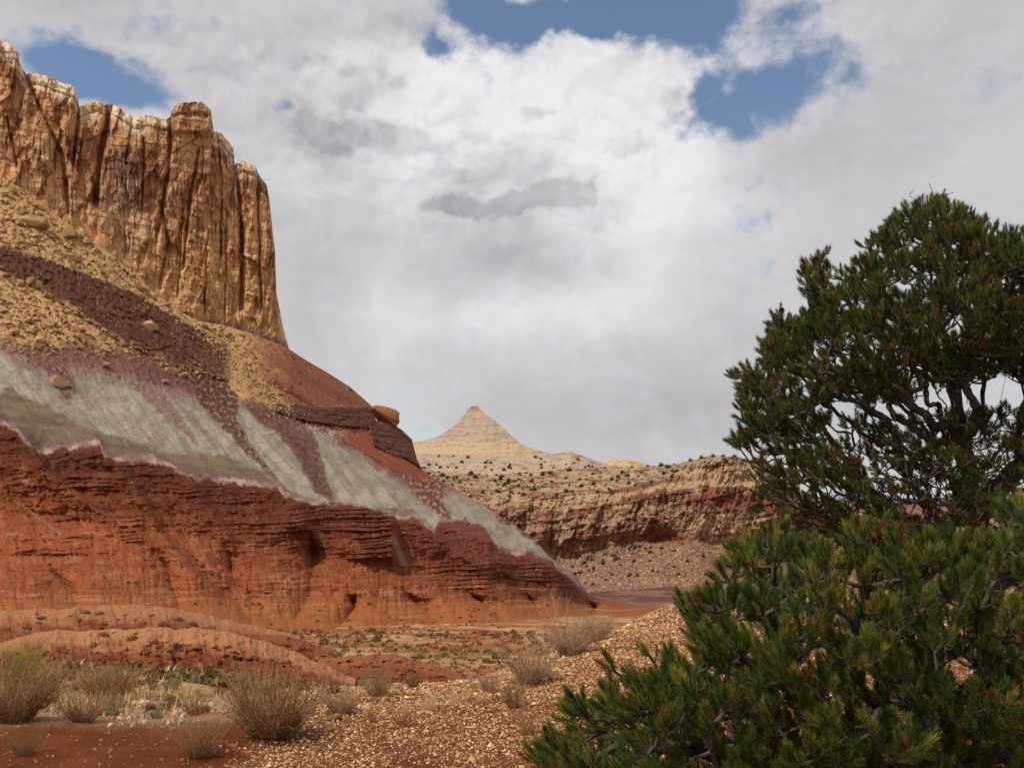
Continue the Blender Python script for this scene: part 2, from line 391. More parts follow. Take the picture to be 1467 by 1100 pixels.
def build_ground():
    ys = np.exp(np.concatenate([np.linspace(math.log(1.25), math.log(5), 40)[:-1], np.linspace(math.log(5), math.log(22), 300)[:-1],
                                np.linspace(math.log(22), math.log(300), 260)[:-1], np.linspace(math.log(300), math.log(45000), 70)]))
    us = np.concatenate([np.linspace(-3.2, -.62, 60)[:-1], np.linspace(-.62, .62, 620), np.linspace(.62, 3.2, 60)[1:]])
    Y, U = np.meshgrid(ys, us, indexing='ij'); X = U * Y; Z = ground_z(X, Y)
    V = np.stack([X, Y, Z], -1); px, py = project(V)
    n1 = fbm(X * .35, Y * .35, 5, 60); n2 = fbm(X * 1.6, Y * 1.6, 5, 61); n3 = fbm(X / 14, Y / 22, 5, 62)
    c = np.zeros(V.shape) + lin(104, 51, 22, .85)
    c = mixc(c, lin(122, 63, 29, .85), sstep(-.2, .4, n2))
    # shale slope to the right of a line from (300,1100) to (440,1000)
    side = px - (330 - (py - 1085) * 1.05) + 70 * n2 + 40 * n1
    gm = sstep(-25, 35, side) * (Y < 40)
    shale = mixc(np.zeros(V.shape) + lin(122, 76, 46, .8), lin(104, 58, 36, .8), sstep(-.1, .5, n2))
    c = mixc(c, shale, gm)
    c = mixc(c, lin(96, 46, 28, .85), gm * sstep(.12, .4, fbm(X * .8 + 5, Y * .8, 4, 66)) * sstep(1010, 1060, py))
    # wash with pale stones, straw and sage
    wash = sstep(7.0, 8.4, Y + n1 * 1.4) * sstep(46, 36, Y) * (1 - gm)
    wc = mixc(np.zeros(V.shape) + lin(186, 152, 118, .8), lin(168, 132, 92, .8), sstep(-.15, .2, n1)); wc = mixc(wc, SAGE, sstep(.1, .4, fbm(X * .5, Y * .5, 5, 63)))
    wc = mixc(wc, lin(165, 105, 72, .85), sstep(.05, .35, fbm(X * .4 + 9, Y * .4, 4, 64)))
    wc = mixc(wc, lin(120, 128, 132, .8), sstep(.5, .2, np.abs(py - 991 + 6 * n1) / 3.5) * (sstep(195, 215, px) * sstep(275, 262, px) + sstep(95, 103, px) * sstep(122, 115, px)))
    c = mixc(c, wc, wash)
    val = sstep(30, 55, Y)
    vc = mixc(np.zeros(V.shape) + lin(152, 86, 50, .85), lin(184, 146, 104, .85), sstep(-.08, .3, n3 + .25 * fbm(X / 4, Y / 5, 4, 67)))
    vc = mixc(vc, lin(150, 128, 86, .85), .55 * sstep(.0, .35, fbm(X / 6 + 3, Y / 9, 5, 68)))
    c = mixc(c, vc, val)
    c = mixc(c, lin(120, 74, 62, .85), sstep(400, 900, Y))
    me = mk_mesh('ground', V, [grid_faces(*Y.shape)], M_ground, True, {'albedo': c.reshape(-1, 3)})
    tag(link('ground', me), 'red desert floor with shale slope and grassy wash', kind='structure')
build_ground()

# ------------------------------------------------------------------ hillside with banded clays
y_top = L([(-120,225),(-60,240),(0,250),(34,269),(68,296),(92,317),(116,334),(136,348),(164,368),(194,395),(218,416),(252,443),(283,460),(320,466),(358,476),(392,490),(416,501),
           (440,517),(466,532),(500,553),(522,572),(533,582),(539,603),(562,606),(575,615),(590,629),(594,645),(597,657),(604,671),(618,683),(652,700),(693,724),(741,754),(768,775),(789,799),(823,823),(843,850),(870,857),(900,861),(940,866),(990,872)])
y_top_s = L([(-120,225),(0,262),(100,325),(200,398),(300,460),(416,508),(500,562),(560,608),(620,668),(693,724),(768,775),(823,820),(870,853),(990,868)])
y_red = L([(-120,575),(-60,590),(0,606),(20,615),(54,648),(100,641),(143,637),(149,650),(164,658),(225,661),(238,667),(280,687),(340,690),(399,699),(409,711),(440,719),(500,722),(540,728),(563,742),(594,742),(622,762),
           (630,744),(669,745),(696,754),(714,788),(722,793),(754,791),(788,800),(809,820),(843,852),(990,876)])
y_red_s = L([(-120,585),(0,612),(140,645),(300,683),(420,708),(560,735),(700,775),(800,815),(843,852),(990,876)])
y_foot = L([(-120,902),(0,897),(150,890),(300,893),(420,905),(560,917),(700,907),(800,899),(880,890),(990,880)])
y_low = lambda x: y_foot(x) + 45
D_top = L([(-120,415),(0,422),(200,440),(416,466),(540,500),(600,505),(700,485),(850,440),(990,500)])
D_red = L([(-120,240),(0,247),(200,264),(400,288),(560,312),(700,345),(800,385),(850,430),(990,495)])
y_mid = lambda x: y_red_s(x) + .42 * (y_foot(x) - y_red_s(x))
D_mid = lambda x: D_red(x) - .26 * (D_red(x) - D_foot(x))
D_foot = L([(-120,142),(0,150),(150,163),(300,182),(420,203),(560,222),(700,248),(800,288),(880,345),(990,440)])
D_low = lambda x: D_foot(x) * .86
g_top = L([(-120,455),(0,498),(17,518),(61,542),(102,537),(170,550),(239,566),(280,580),(300,596),(315,582),(327,577),(348,586),(371,607),(395,618),(416,603),(440,612),(474,631),(550,680),(590,712),(618,727),(635,712),(659,707),(697,727),(768,778),(833,829),(990,880)])
g_bot = L([(-120,525),(0,566),(14,552),(34,569),(68,580),(92,593),(116,607),(133,614),(177,627),(218,641),(228,651),(240,648),(290,648),(327,654),(375,675),(399,692),(426,708),(446,712),(500,720),(550,730),(590,729),(622,760),(630,742),(690,747),(714,786),(760,787),(833,830),(990,880)])
b_top = L([(-120,325),(0,352),(85,377),(150,402),(204,426),(259,457),(307,484),(330,505)])
b_bot = L([(-120,360),(0,383),(44,406),(102,443),(164,484),(204,505),(245,522),(330,548)])
p_top = L([(-120,450),(0,488),(60,500),(100,493),(170,498),(245,522),(300,548),(340,572),(420,592),(470,622),(540,665),(600,697),(625,695),(660,700),(700,724),(850,850),(990,880)])
l_top = L([(360,574),(392,577),(440,582),(525,582),(533,586),(539,603),(562,606),(575,615),(590,629),(600,645)])
l_bot = L([(360,580),(392,588),(440,604),(500,612),(528,612),(536,638),(560,650),(580,656),(594,664),(600,670)])
RIDGES = [ # crest lines of overlapping spurs: (points top to bottom, width of the left flank, strength)
 ([(-30,560),(0,604),(15,608),(35,622),(55,655),(62,670),(95,700),(140,733),(200,762),(245,795),(300,835),(335,860)], 95, 1.2),
 ([(60,575),(105,600),(130,610),(142,632),(144,643),(155,655),(178,672),(205,715),(235,770),(285,820),(305,845)], 85, .9),
 ([(120,600),(170,622),(215,638),(229,655),(255,672),(275,688),(287,708),(303,735),(326,765),(340,800)], 80, .9),
 ([(225,590),(268,612),(300,640),(340,655),(385,682),(402,700),(425,722),(440,750),(470,790)], 90, .7),
 ([(505,706),(530,722),(545,732),(561,748),(564,806),(572,820)], 130, 1.2),
 ([(570,725),(592,732),(601,746),(622,763),(650,790),(688,812),(692,842)], 60, .9),
 ([(655,735),(672,744),(696,753),(713,786),(726,820),(748,840)], 75, 1.0),
 ([(750,775),(772,786),(787,800),(802,822),(846,852)], 70, .9),
 ([(-10,490),(18,518),(60,544),(92,580),(118,604)], 90, .8),
 ([(236,560),(268,600),(320,655),(360,690),(396,702)], 120, .8),
 ([(322,572),(342,600),(365,640),(405,680),(446,716)], 42, .6),
 ([(345,583),(372,608),(410,655),(455,700),(476,720)], 40, .7),
 ([(412,600),(448,625),(500,660),(560,700),(600,722),(640,742)], 75, 1.0),
 ([(548,672),(585,690),(612,710),(660,742),(700,748)], 60, .6),
 ([(650,700),(697,727),(740,755),(772,782)], 60, .6)]
VALES = [([(318,770),(330,800),(338,838),(372,872),(392,892)], 26), ([(440,752),(447,800),(443,850),(424,886)], 24), ([(575,842),(598,865),(628,892)], 16), ([(660,838),(690,860),(722,892)], 16), ([(745,842),(768,866),(778,890)], 13),
         ([(245,775),(300,830),(345,870),(360,892)], 16), ([(200,760),(240,810),(262,880)], 16), ([(60,790),(95,840),(120,890)], 18), ([(500,845),(505,870),(490,895)], 13), ([(836,855),(850,870),(862,888)], 12)]
def pl_dist(PX, PY, pts):
    d = np.full(PX.shape, 1e9)
    for (xa, ya), (xb, yb) in zip(pts[:-1], pts[1:]):
        dx, dy = xb - xa, yb - ya; t = np.clip(((PX - xa) * dx + (PY - ya) * dy) / (dx * dx + dy * dy), 0, 1); d = np.minimum(d, np.hypot(PX - xa - t * dx, PY - ya - t * dy))
    return d
def spur(PX, PY):
    """overlapping buttresses: each rises rightwards to its crest line and breaks off behind it"""
    o = np.zeros(PX.shape); nx = 5 * fbm(PY / 16, PX / 60, 4, 70, .6)
    for pts, w, A in RIDGES:
        p = np.array(pts, float); x = np.interp(PY, p[:, 1], p[:, 0]) + nx * .6; m = sstep(p[0, 1] - 2, p[0, 1] + 30, PY) * sstep(p[-1, 1] + 2, p[-1, 1] - 35, PY)
        d = x - PX; f = np.where(d >= 0, np.clip(1 - d / w, 0, 1) ** 1.15, np.clip(1 + d / 15.0, 0, 1) ** 1.5); o = np.maximum(o, A * f * m)
    return o
def drainage(PX, PY, skew, seed, k=.9):
    r_ = np.random.default_rng(seed); nr, nc = PX.shape; h = PX[0, 1] - PX[0, 0]
    V = 1.2 * fbm(PX / 34, PY / 80, 4, seed) + .5 * fbm(PX / 8, PY / 22, 3, seed + 5)
    A = np.ones(nc); out = np.zeros((nr, nc)); i = np.arange(nc)
    for r in range(1, nr):
        dy = np.clip(PY[r] - PY[r - 1], 0, 1.5); lg = np.log1p(A)
        pot = 2.2 * V[r] - .55 * box(lg, 3, 0) - .5 * box(lg, 9, 0)
        dx = skew[r] * dy / h - np.clip(k * np.gradient(pot), -1.2, 1.2) * dy
        t = np.clip(i + np.floor(dx + r_.random(nc)).astype(int), 0, nc - 1)
        B = dy * .25 + .02; B = np.array(B); np.add.at(B, t, A * .9985); A = B; out[r] = np.log1p(A)
    def bl(a, n): return box(box(box(a, n, 1), n, 1), 2 * n - 1, 0)
    return bl(out, 3), bl(out, 7), bl(out, 17), bl(out, 37)
def hill_disp(PX, PY, D, T):
    red_ = sstep(-6, 14, PY - y_red(PX)); lowp = sstep(740, 860, PY)
    S = .75 * (1 - red_) + red_ * (.45 - .35 * lowp) + .3 * fbm(PX / 120, PY / 120, 2, 199)
    g1, g2, g3, g4 = drainage(PX, PY, S, 41)
    gl = (3.0 * (g1 - g2) + 7.5 * (g2 - g3) + 17 * (g3 - g4))
    gl = gl * (red_ * (.30 + .35 * lowp) + (1 - red_) * (.16 * sstep(0, 8, PY - g_top(PX)) + .45 * sstep(8, 0, PY - g_top(PX)))) * sstep(0, 40, PY - y_top(PX))
    k = D / F
    wx = 14 * fbm(PX / 90, PY / 90, 3, 80); wy = 10 * fbm(PX / 70, PY / 70, 3, 81)
    red = sstep(-6, 14, PY - y_red(PX)); grey = sstep(-8, 8, PY - g_top(PX)) * (1 - red); up = (1 - red) * (1 - grey)
    yr = PY - y_red_s(PX); w2 = 22 * fbm(PX / 55, PY / 55, 3, 180)
    fall = PX + wx + w2 * red - (.8 - .45 * sstep(-40, 60, yr)) * yr
    sp = box(box(spur(PX, PY), 3, 1), 3, 1)
    o = gl - 40 * sp * (1 - .2 * grey)
    for pts, w in VALES:
        d = pl_dist(PX + .35 * w2, PY, pts); t_ = sstep(pts[0][1], pts[-1][1], PY); o = o + 60 * np.exp(-d / (w * (.5 + .8 * t_))) * red * sstep(.02, .45, (PY - pts[0][1]) / (pts[-1][1] - pts[0][1]))
    ap = sstep(760, 850, PY + w2)
    o = o - (8 + 6 * ap) * ridged(fall / 100 + .3, PY / 200, 2, 82) * (red + .2 * grey + .8 * up)
    o = o - 6 * ridged((PX + w2 - .5 * yr) / 34, PY / 60, 3, 83, .55) * (red * 1.0 + .1 * grey + .3 * up)
    o = o - 1.6 * ridged(fall / 14, PY / 75, 3, 84) * (red * .9 + .12 * grey + .25 * up)
    o = o - 1.5 * ridged((PX + .3 * w2 - .3 * yr) / 6, PY / 45, 2, 184) * red * ap
    o = o - red * sstep(885, 850, PY) * (9 * fbm((PX + .3 * yr) / 42, PY / 22, 4, 185, .6) + 4 * fbm(PX / 11, PY / 7, 4, 186, .6))
    o = o - grey * (1.5 * ridged(fall / 24, PY / 150, 3, 187, .6) + 4 * fbm(PX / 22, PY / 14, 4, 188, .6))
    o = o - up * sstep(300, 380, PX) * (5 * ridged((PX - 1.0 * (PY - 500)) / 22, PY / 90, 3, 195, .6) + 3 * ridged((PX - .9 * PY) / 7, PY / 60, 2, 196))
    # hard beds: each swells downward to a lip and breaks back beneath it
    ys = PY + .05 * PX + wy * .5 + 2 * fbm(PX / 25, PY / 25, 3, 85)
    q1 = ys / 15 + .7 * gn(ys / 40, PX / 300, 86); q2 = ys / 6.3 + .5 * gn(ys / 20, PX / 200, 87)
    bed = (q1 % 1) ** 1.6; bed2 = (q2 % 1) ** 1.5
    bm = sstep(.05, .4, fbm(PX / 70, PY / 26, 4, 88)) * red * sstep(875, 830, PY)
    steep = red * sstep(790, 720, PY - .12 * (PX - 300))
    for yb_, am_, sd_ in ((L([(-120,800),(0,784),(150,792),(300,838),(420,848),(520,852),(600,834),(700,838),(760,842),(850,858),(990,900)]), 13, 200), (L([(-120,690),(0,700),(150,720),(300,745),(420,752),(520,770),(640,800),(720,812),(850,860),(990,900)]), 9, 203), (L([(-120,740),(0,752),(200,772),(330,800),(450,806),(600,870),(850,890),(990,900)]), 8, 206)):
        yy = PY - yb_(PX) - 9 * fbm(PX / 45, PY / 400, 3, sd_) - .35 * gl
        prof = np.where(yy < 0, np.exp(yy / 9), np.exp(-yy / 1.8)); lump = np.clip(.15 + 1.5 * fbm(PX / 38, PY / 300, 3, sd_ + 1) - .05 * gl, 0, 1.3)
        o = o - am_ * prof * lump * red
    o = o - 2.4 * bed * bm - .9 * bed2 * (bm + .35 * steep) - .8 * bed * steep - .8 * bed2 * red * ap * sstep(880, 850, PY)
    bed = .5 * bed + .7 * bed2
    # big layered buttress faces
    o = o - 9 * sstep(9, 2, pl_dist(PX + 4 * fbm(PX / 9, PY / 9, 3, 197), PY, [(396,606),(430,648),(455,695),(474,716)])) * (1 - red) - 7 * sstep(14, 2, pl_dist(PX + 6 * fbm(PX / 9, PY / 9, 3, 198), PY, [(290,535),(318,580),(340,612)])) * (1 - red)
    for (x0, x1, ya, yb, A) in ((300, 442, 742, 792, 5), (72, 176, 680, 702, 5), (500, 564, 722, 800, 9), (405, 520, 716, 760, 5), (0, 132, 762, 795, 8), (160, 206, 735, 776, 8), (600, 702, 806, 842, 6), (690, 845, 800, 832, 4), (245, 320, 690, 712, 4), (120, 300, 742, 760, 3)):
        m = sstep(x0 - 8, x0 + 25, PX + .4 * wy) * sstep(x1 + 3, x1 - 3, PX + .4 * wy) * sstep(ya - 4, ya + 6, PY + wy * .5) * sstep(yb + 2, yb - 2, PY + wy * .5)
        o = o - A * m * (.8 + .5 * bed)
    # dark ledge above the talus and brown ledge on the skyline
    lm = sstep(-3, 3, PY - b_top(PX)) * sstep(3, -3, PY - b_bot(PX)) * sstep(335, 318, PX)
    f1, f2, cid, c2, ox, oy = voro((PX + PY * .3 + wx) / 40, (PY - .48 * PX + wy) / 22, 89)
    yl = PY - .48 * PX + wy + 3 * fbm(PX / 14, PY / 14, 3, 189); ql = yl / 10 + .6 * gn(yl / 22, PX / 90, 190)
    o = o - lm * (7 + 5 * cid + 6 * ox * (c2 - .5) + 3.5 * (ql % 1) ** 1.5 * sstep(-.2, .3, fbm(PX / 20, PY / 20, 3, 192)) + 7 * fbm(PX / 7, PY / 7, 3, 191))
    l2 = sstep(-2, 2, PY - l_top(PX)) * sstep(2, -2, PY - l_bot(PX)) * sstep(385, 400, PX) * sstep(604, 598, PX)
    f1, f2, cid, c2, ox, oy = voro((PX + wx) / 15, (PY - .12 * PX) / 26, 90)
    o = o - l2 * (13 + 8 * cid - 3 * sstep(.15, 0, f2 - f1) + 4 * gn((PY - .12 * PX) / 3.6, PX / 40, 193) + 4 * fbm(PX / 6, PY / 6, 3, 194))
    # rubble
    tal = up * (1 - lm) * sstep(460, 300, PX)
    f1, f2, cid, c2, ox, oy = voro(PX / 9, PY / 7, 91)
    o = o - tal * 4.5 * sstep(.55, 1, cid) * sstep(.55, .15, f1) - tal * 2.2 * fbm(PX / 9, PY / 9, 4, 92)
    f1, f2, cid, c2, ox, oy = voro(PX / 4.2, PY / 3.4, 93)
    o = o - tal * 2.0 * sstep(.5, 1, cid) * sstep(.6, .2, f1)
    o = o - (.9 + .8 * red) * fbm(PX / 6, PY / 5, 4, 94) * (.5 + .5 * red) - 1.2 * grey * fbm(PX / 30 + PY / 40, PY / 16, 4, 95)
    return o * k * sstep(-.005, .03, T) * (1 - .6 * sstep(3.5, 4, T))
def hill_color(PX, PY, D, T):
    wv = 6 * fbm(PX / 22, PY / 16, 4, 97) + 3.5 * fbm(PX / 14, PY / 14, 4, 100) + 2.5 * fbm(PX / 3.5, PY / 9, 3, 101)
    y = PY + wv; n = fbm(PX / 22, PY / 18, 5, 102); fn = fbm(PX / 3, PY / 2.6, 3, 103)
    fall = PX - .8 * (PY - y_red_s(PX)); stk = fbm(fall / 5, PY / 70, 4, 104)
    c = np.zeros(PX.shape + (3,)) + lin(150, 108, 78, .85)
    # striped red slope under the cliff end
    s = (PX > 280)
    stripe = gn((PY - .56 * (PX - 430)) / 6.5 + .6 * n, PX / 300, 105)
    slope = mixc(np.zeros(c.shape) + lin(142, 88, 64, .85), lin(112, 56, 44, .85), sstep(540, 580, PY - .4 * (PX - 440)) * sstep(-.2, .4, stripe + .3 * stk) + .35 * sstep(0, .4, stripe))
    slope = mixc(slope, lin(98, 52, 42, .85), .5 * sstep(.05, .35, fbm((PX - .95 * PY) / 4, PY / 50, 4, 119))); slope = mixc(slope, lin(176, 136, 98, .85), .6 * sstep(.1, .5, fn + .4 * n) * sstep(570, 520, PY - .4 * (PX - 440)))
    c = mixc(c, slope, sstep(290, 360, PX + 30 * n))
    # talus (tan boulders and grit) left
    tal = sstep(420, 300, PX + 40 * n)
    tc_ = mixc(np.zeros(c.shape) + lin(190, 144, 92, .9), lin(214, 176, 124, .9), sstep(-.2, .4, fn)); tc_ = mixc(tc_, lin(116, 76, 52, .85), sstep(.08, .4, fbm(PX / 8, PY / 6, 4, 106)))
    c = mixc(c, tc_, tal)
    chute = sstep(24, 8, np.abs(PX - (300 + (PY - 480) * .98) + 14 * n)) * sstep(470, 485, PY) * sstep(600, 575, PY)
    c = mixc(c, lin(186, 148, 104, .85), chute * sstep(-.2, .2, fn + .2))
    # dark red bedrock ledge
    lm = sstep(-3, 3, y - b_top(PX)) * sstep(9, -9, y - b_bot(PX) + 16 * n) * sstep(338, 316, PX)
    c = mixc(c, mixc(np.zeros(c.shape) + lin(98, 56, 44, .8), lin(66, 40, 34, .8), sstep(-.1, .4, fbm(PX / 10, (PY - .48 * PX) / 4, 4, 118))), lm * (.97 - .35 * sstep(.2, .5, fn + n * .6)))
    below = sstep(-6, 10, y - b_bot(PX) + 12 * n) * sstep(170, 230, PX) * sstep(345, 300, PX)
    c = mixc(c, mixc(np.zeros(c.shape) + lin(112, 60, 48, .85), lin(78, 46, 38, .85), sstep(0, .4, fbm(PX / 9, PY / 7, 4, 120))), below * .92 * sstep(.45, .15, fn))
    # purple shale then grey
    pm = sstep(-8, 5, y - p_top(PX) + 22 * n + 12 * fn)
    c = mixc(c, lin(112, 74, 70, .85), pm * (.9 - .5 * sstep(.2, .5, fn) * tal))
    mv = sstep(-24, 0, y - g_top(PX) + 9 * stk + 12 * fn + 14 * n)
    c = mixc(c, lin(158, 136, 124, .85), mv * pm * (.85 - .3 * sstep(0, .5, stk)))
    gm = sstep(-4, 5, y - g_top(PX) + 8 * stk + 8 * fn + 10 * n)
    gcol = mixc(np.zeros(c.shape) + lin(172, 162, 142, .88), lin(146, 140, 122, .85), sstep(-.25, .35, n)); gcol = mixc(gcol, lin(164, 136, 114, .85), .4 * sstep(.05, .4, stk)); gcol = mixc(gcol, lin(122, 118, 102, .85), .5 * sstep(.1, .4, fbm(fall / 16, PY / 120, 4, 114))); gcol = mixc(gcol, lin(112, 104, 88, .85), .7 * sstep(.22, .5, fbm(PX / 16, PY / 5, 4, 107)))
    gcol = mixc(gcol, lin(112, 106, 90, .85), .55 * sstep(.08, .4, fbm(PX / 3.2, PY / 2.4, 4, 124, .65))); gcol = mixc(gcol, lin(182, 170, 146, .85), .5 * sstep(.1, .4, fbm(PX / 4, PY / 3, 4, 125, .65)))
    gcol = mixc(gcol, lin(150, 118, 100, .85), .6 * sstep(.12, .22, fbm((PX - .8 * PY) / 14, PY / 60, 5, 126, .6)))
    c = mixc(c, gcol, gm)
    # dark debris chutes across the grey
    for (xa, ya, xb, yb, w) in ((285, 520, 318, 580, 17), (318, 580, 342, 618, 11), (342, 618, 396, 684, 4), (395, 602, 430, 648, 10), (430, 648, 455, 695, 9), (455, 695, 474, 716, 8), (575, 675, 640, 735, 8)):
        dx, dy = xb - xa, yb - ya; t = np.clip(((PX - xa) * dx + (PY - ya) * dy) / (dx * dx + dy * dy), 0, 1)
        d = np.hypot(PX - xa - t * dx, PY - ya - t * dy) + 5 * n + 4 * fn
        c = mixc(c, mixc(np.zeros(c.shape) + lin(108, 76, 60, .85), lin(160, 128, 98, .85), sstep(.0, .5, fbm(PX / 6, PY / 6, 4, 117))), sstep(w * 1.3, w * .2, d + 7 * stk) * .8)
    for poly, ca, cb in (([(268,515),(318,535),(344,575),(340,610),(398,690),(352,650),(312,606),(284,576)], (82, 52, 42), (150, 118, 92)), ([(345,574),(420,598),(446,612),(462,660),(480,718),(452,706),(424,652),(398,622),(372,607)], (100, 62, 52), (124, 92, 82)),
                         ([(575,672),(645,694),(634,714),(650,752),(618,730),(592,708)], (112, 66, 52), (186, 150, 110)), ([(60,520),(100,528),(112,560),(96,580),(78,556)], (110, 72, 66), (150, 126, 108)), ([(180,545),(236,560),(262,600),(285,640),(246,606),(206,572)], (132, 100, 92), (160, 138, 122))):
        ins, dd = in_poly((PX + 7 * n + 4 * fn + 4 * stk).ravel(), (PY + 7 * fbm(PX / 12, PY / 12, 4, 127)).ravel(), poly); sd = np.where(ins, dd, -dd).reshape(PX.shape)
        c = mixc(c, mixc(np.zeros(c.shape) + lin(*ca, .85), lin(*cb, .85), sstep(-.05, .35, fbm(PX / 5, PY / 5, 4, 128))), sstep(-2, 3, sd) * .9)
    # brown skyline ledge
    l2 = sstep(-2, 2, y - l_top(PX)) * sstep(3, -3, y - l_bot(PX)) * sstep(385, 402, PX)
    c = mixc(c, mixc(np.zeros(c.shape) + lin(98, 62, 48, .85), lin(70, 44, 38, .85), sstep(-.1, .4, gn((PY - .12 * PX) / 3.4, PX / 40, 108) + .6 * fn)), l2 * .95)
    sc_ = sstep(-2, 3, y - l_bot(PX)) * sstep(22, 8, y - l_bot(PX)) * sstep(420, 440, PX) * sstep(540, 505, PX)
    c = mixc(c, lin(190, 168, 144, .85), sc_ * sstep(-.1, .3, fn + n * .4))
    rs = sstep(0, 5, y - l_bot(PX)) * sstep(8, -8, y - p_top(PX) + 10) * sstep(470, 510, PX) * sstep(640, 600, PX)
    c = mixc(c, lin(150, 80, 52, .85), rs * .85)
    # olive, mauve and white bands over the red beds
    om = sstep(-4, 5, y + 4 * stk - g_bot(PX)); c = mixc(c, mixc(np.zeros(c.shape) + lin(124, 104, 76, .85), lin(100, 80, 56, .85), sstep(-.2, .3, gn((PY - .2 * PX) / 9, PX / 80, 109) + .5 * fn)), om * .85)
    h = PY + .9 * wv + 3.5 * stk + 6 * fbm(PX / 16, PY / 40, 3, 115) - y_red(PX) - 1
    c = mixc(c, lin(128, 98, 94, .85), om * sstep(-19, -10, h) * .8)
    c = mixc(c, lin(188, 162, 142, .85), om * sstep(-8, -5, h + 4 * fn) * sstep(3, -1, h + 5 * fn) * sstep(842, 820, PX) * (.15 + .75 * sstep(-.15, .3, fbm(PX / 26, PY / 12, 4, 116) + .3 * fn)))
    red = sstep(-2, 3, h)
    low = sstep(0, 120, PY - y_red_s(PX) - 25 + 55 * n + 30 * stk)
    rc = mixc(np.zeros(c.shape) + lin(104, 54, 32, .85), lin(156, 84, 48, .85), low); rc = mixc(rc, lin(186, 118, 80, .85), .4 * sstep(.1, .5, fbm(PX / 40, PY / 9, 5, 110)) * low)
    ys = PY + .05 * PX + 12 * fbm(PX / 70, PY / 70, 3, 81) + 3 * fbm(PX / 25, PY / 25, 3, 85)
    rc = mixc(rc, lin(88, 45, 26, .85), .6 * sstep(.1, .4, gn(ys / 6.5, PX / 300, 111)) * sstep(-.2, .2, n))
    rc = mixc(rc, lin(194, 150, 122, .85), .35 * sstep(.25, .5, gn(ys / 9, PX / 400, 112)) * low * sstep(0, .3, fn + n))
    rc = mixc(rc, lin(186, 112, 70, .85), .5 * sstep(.05, .4, fbm((PX - .3 * PY) / 30, PY / 24, 5, 129, .6)) * low)
    rc = mixc(rc, lin(112, 54, 34, .85), .55 * sstep(.1, .4, fbm((PX - .3 * PY) / 24 + 9, PY / 16, 5, 130, .6)) * low)
    rc = mixc(rc, lin(120, 64, 48, .85), .7 * sstep(540, 600, PX) * sstep(815, 770, PY - .1 * (PX - 600)))
    rc = mixc(rc, lin(206, 172, 138, .85), .75 * sstep(.36, .55, fbm(PX / 2.0, PY / 2.0, 2, 113)) * sstep(-.1, .3, n)); rc = mixc(rc, lin(100, 50, 34, .85), .5 * sstep(.12, .4, fbm(PX / 7, PY / 5, 5, 121, .65)))
    rc = mixc(rc, lin(196, 150, 116, .85), .45 * sstep(.3, .5, gn((PY + .02 * PX + 4 * fbm(PX / 50, PY / 50, 2, 122)) / 3.2, PX / 90, 123)) * sstep(800, 860, PY))
    bench = sstep(846, 872, PY + 6 * n) ; rc = mixc(rc, lin(168, 104, 58, .85), .6 * bench)
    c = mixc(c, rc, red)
    for (xa, ya, xb, yb, w) in ((30, 722, 86, 764, 3), (563, 768, 580, 812, 6)):
        dx, dy = xb - xa, yb - ya; t = np.clip(((PX - xa) * dx + (PY - ya) * dy) / (dx * dx + dy * dy), 0, 1)
        c = mixc(c, lin(150, 118, 98, .85), .7 * sstep(w, w * .3, np.hypot(PX - xa - t * dx, PY - ya - t * dy)))
    return c
hill = Loft('hillside', np.arange(-120, 990, 1.25), [y_top, y_red_s, y_mid, y_foot, y_low], [D_top, D_red, D_mid, D_foot, D_low], [330, 130, 165, 26], M_hill,
            hill_disp, hill_color, back=[(4, 1), (12, 6), (40, 30), (90, 90)], smooth_rows=25, smooth_cols=9, dlines=([y_top_s, y_red_s, y_mid, y_foot, y_low], [D_top, D_red, D_mid, D_foot, D_low]),
            label='banded clay hillside, red below and grey green above')

# ------------------------------------------------------------------ sandstone cliff
c_top = L([(-120,30),(-60,48),(-25,44),(0,58),(14,63),(27,77),(28,90),(37,106),(51,106),(65,109),(89,119),(106,124),(112,140),(113,153),(126,147),(140,145),(150,150),(160,149),(177,158),(193,170),(211,165),(239,172),(244,167),(247,155),(256,148),(290,146),
           (302,158),(304,172),(306,187),(317,191),(334,211),(336,235),(348,230),(366,237),(370,249),(382,266),(386,286),(390,324),(394,358),(396,419),(407,474),(414,499)])
c_bot = lambda x: y_top(x) + 16
cD_top = L([(-120,440),(0,446),(130,452),(300,462),(416,486)])
cD_bot = lambda x: D_top(x) + 5
CRACKS = [([(160,150),(155,165),(147,205),(136,290)],5,16),([(206,200),(204,307)],2,6),([(244,168),(242,245),(225,340)],3,10),([(285,215),(274,273),(262,380)],2.5,8),([(336,232),(344,290),(347,360),(345,440)],3.5,13),
          ([(369,248),(371,341),(374,440)],2,7),([(36,106),(60,160),(89,222),(99,307)],3.5,10),([(113,150),(106,239)],3,10),([(310,190),(318,260),(316,370)],1.6,5),([(190,168),(180,230)],1.5,4),([(10,170),(25,240)],2,6),
          ([(230,290),(240,350),(228,410)],2,6),([(60,109),(75,150)],1.6,4),([(298,330),(292,450)],1.6,5),([(325,300),(322,460)],1.4,4),([(262,300),(255,420)],1.5,5)]
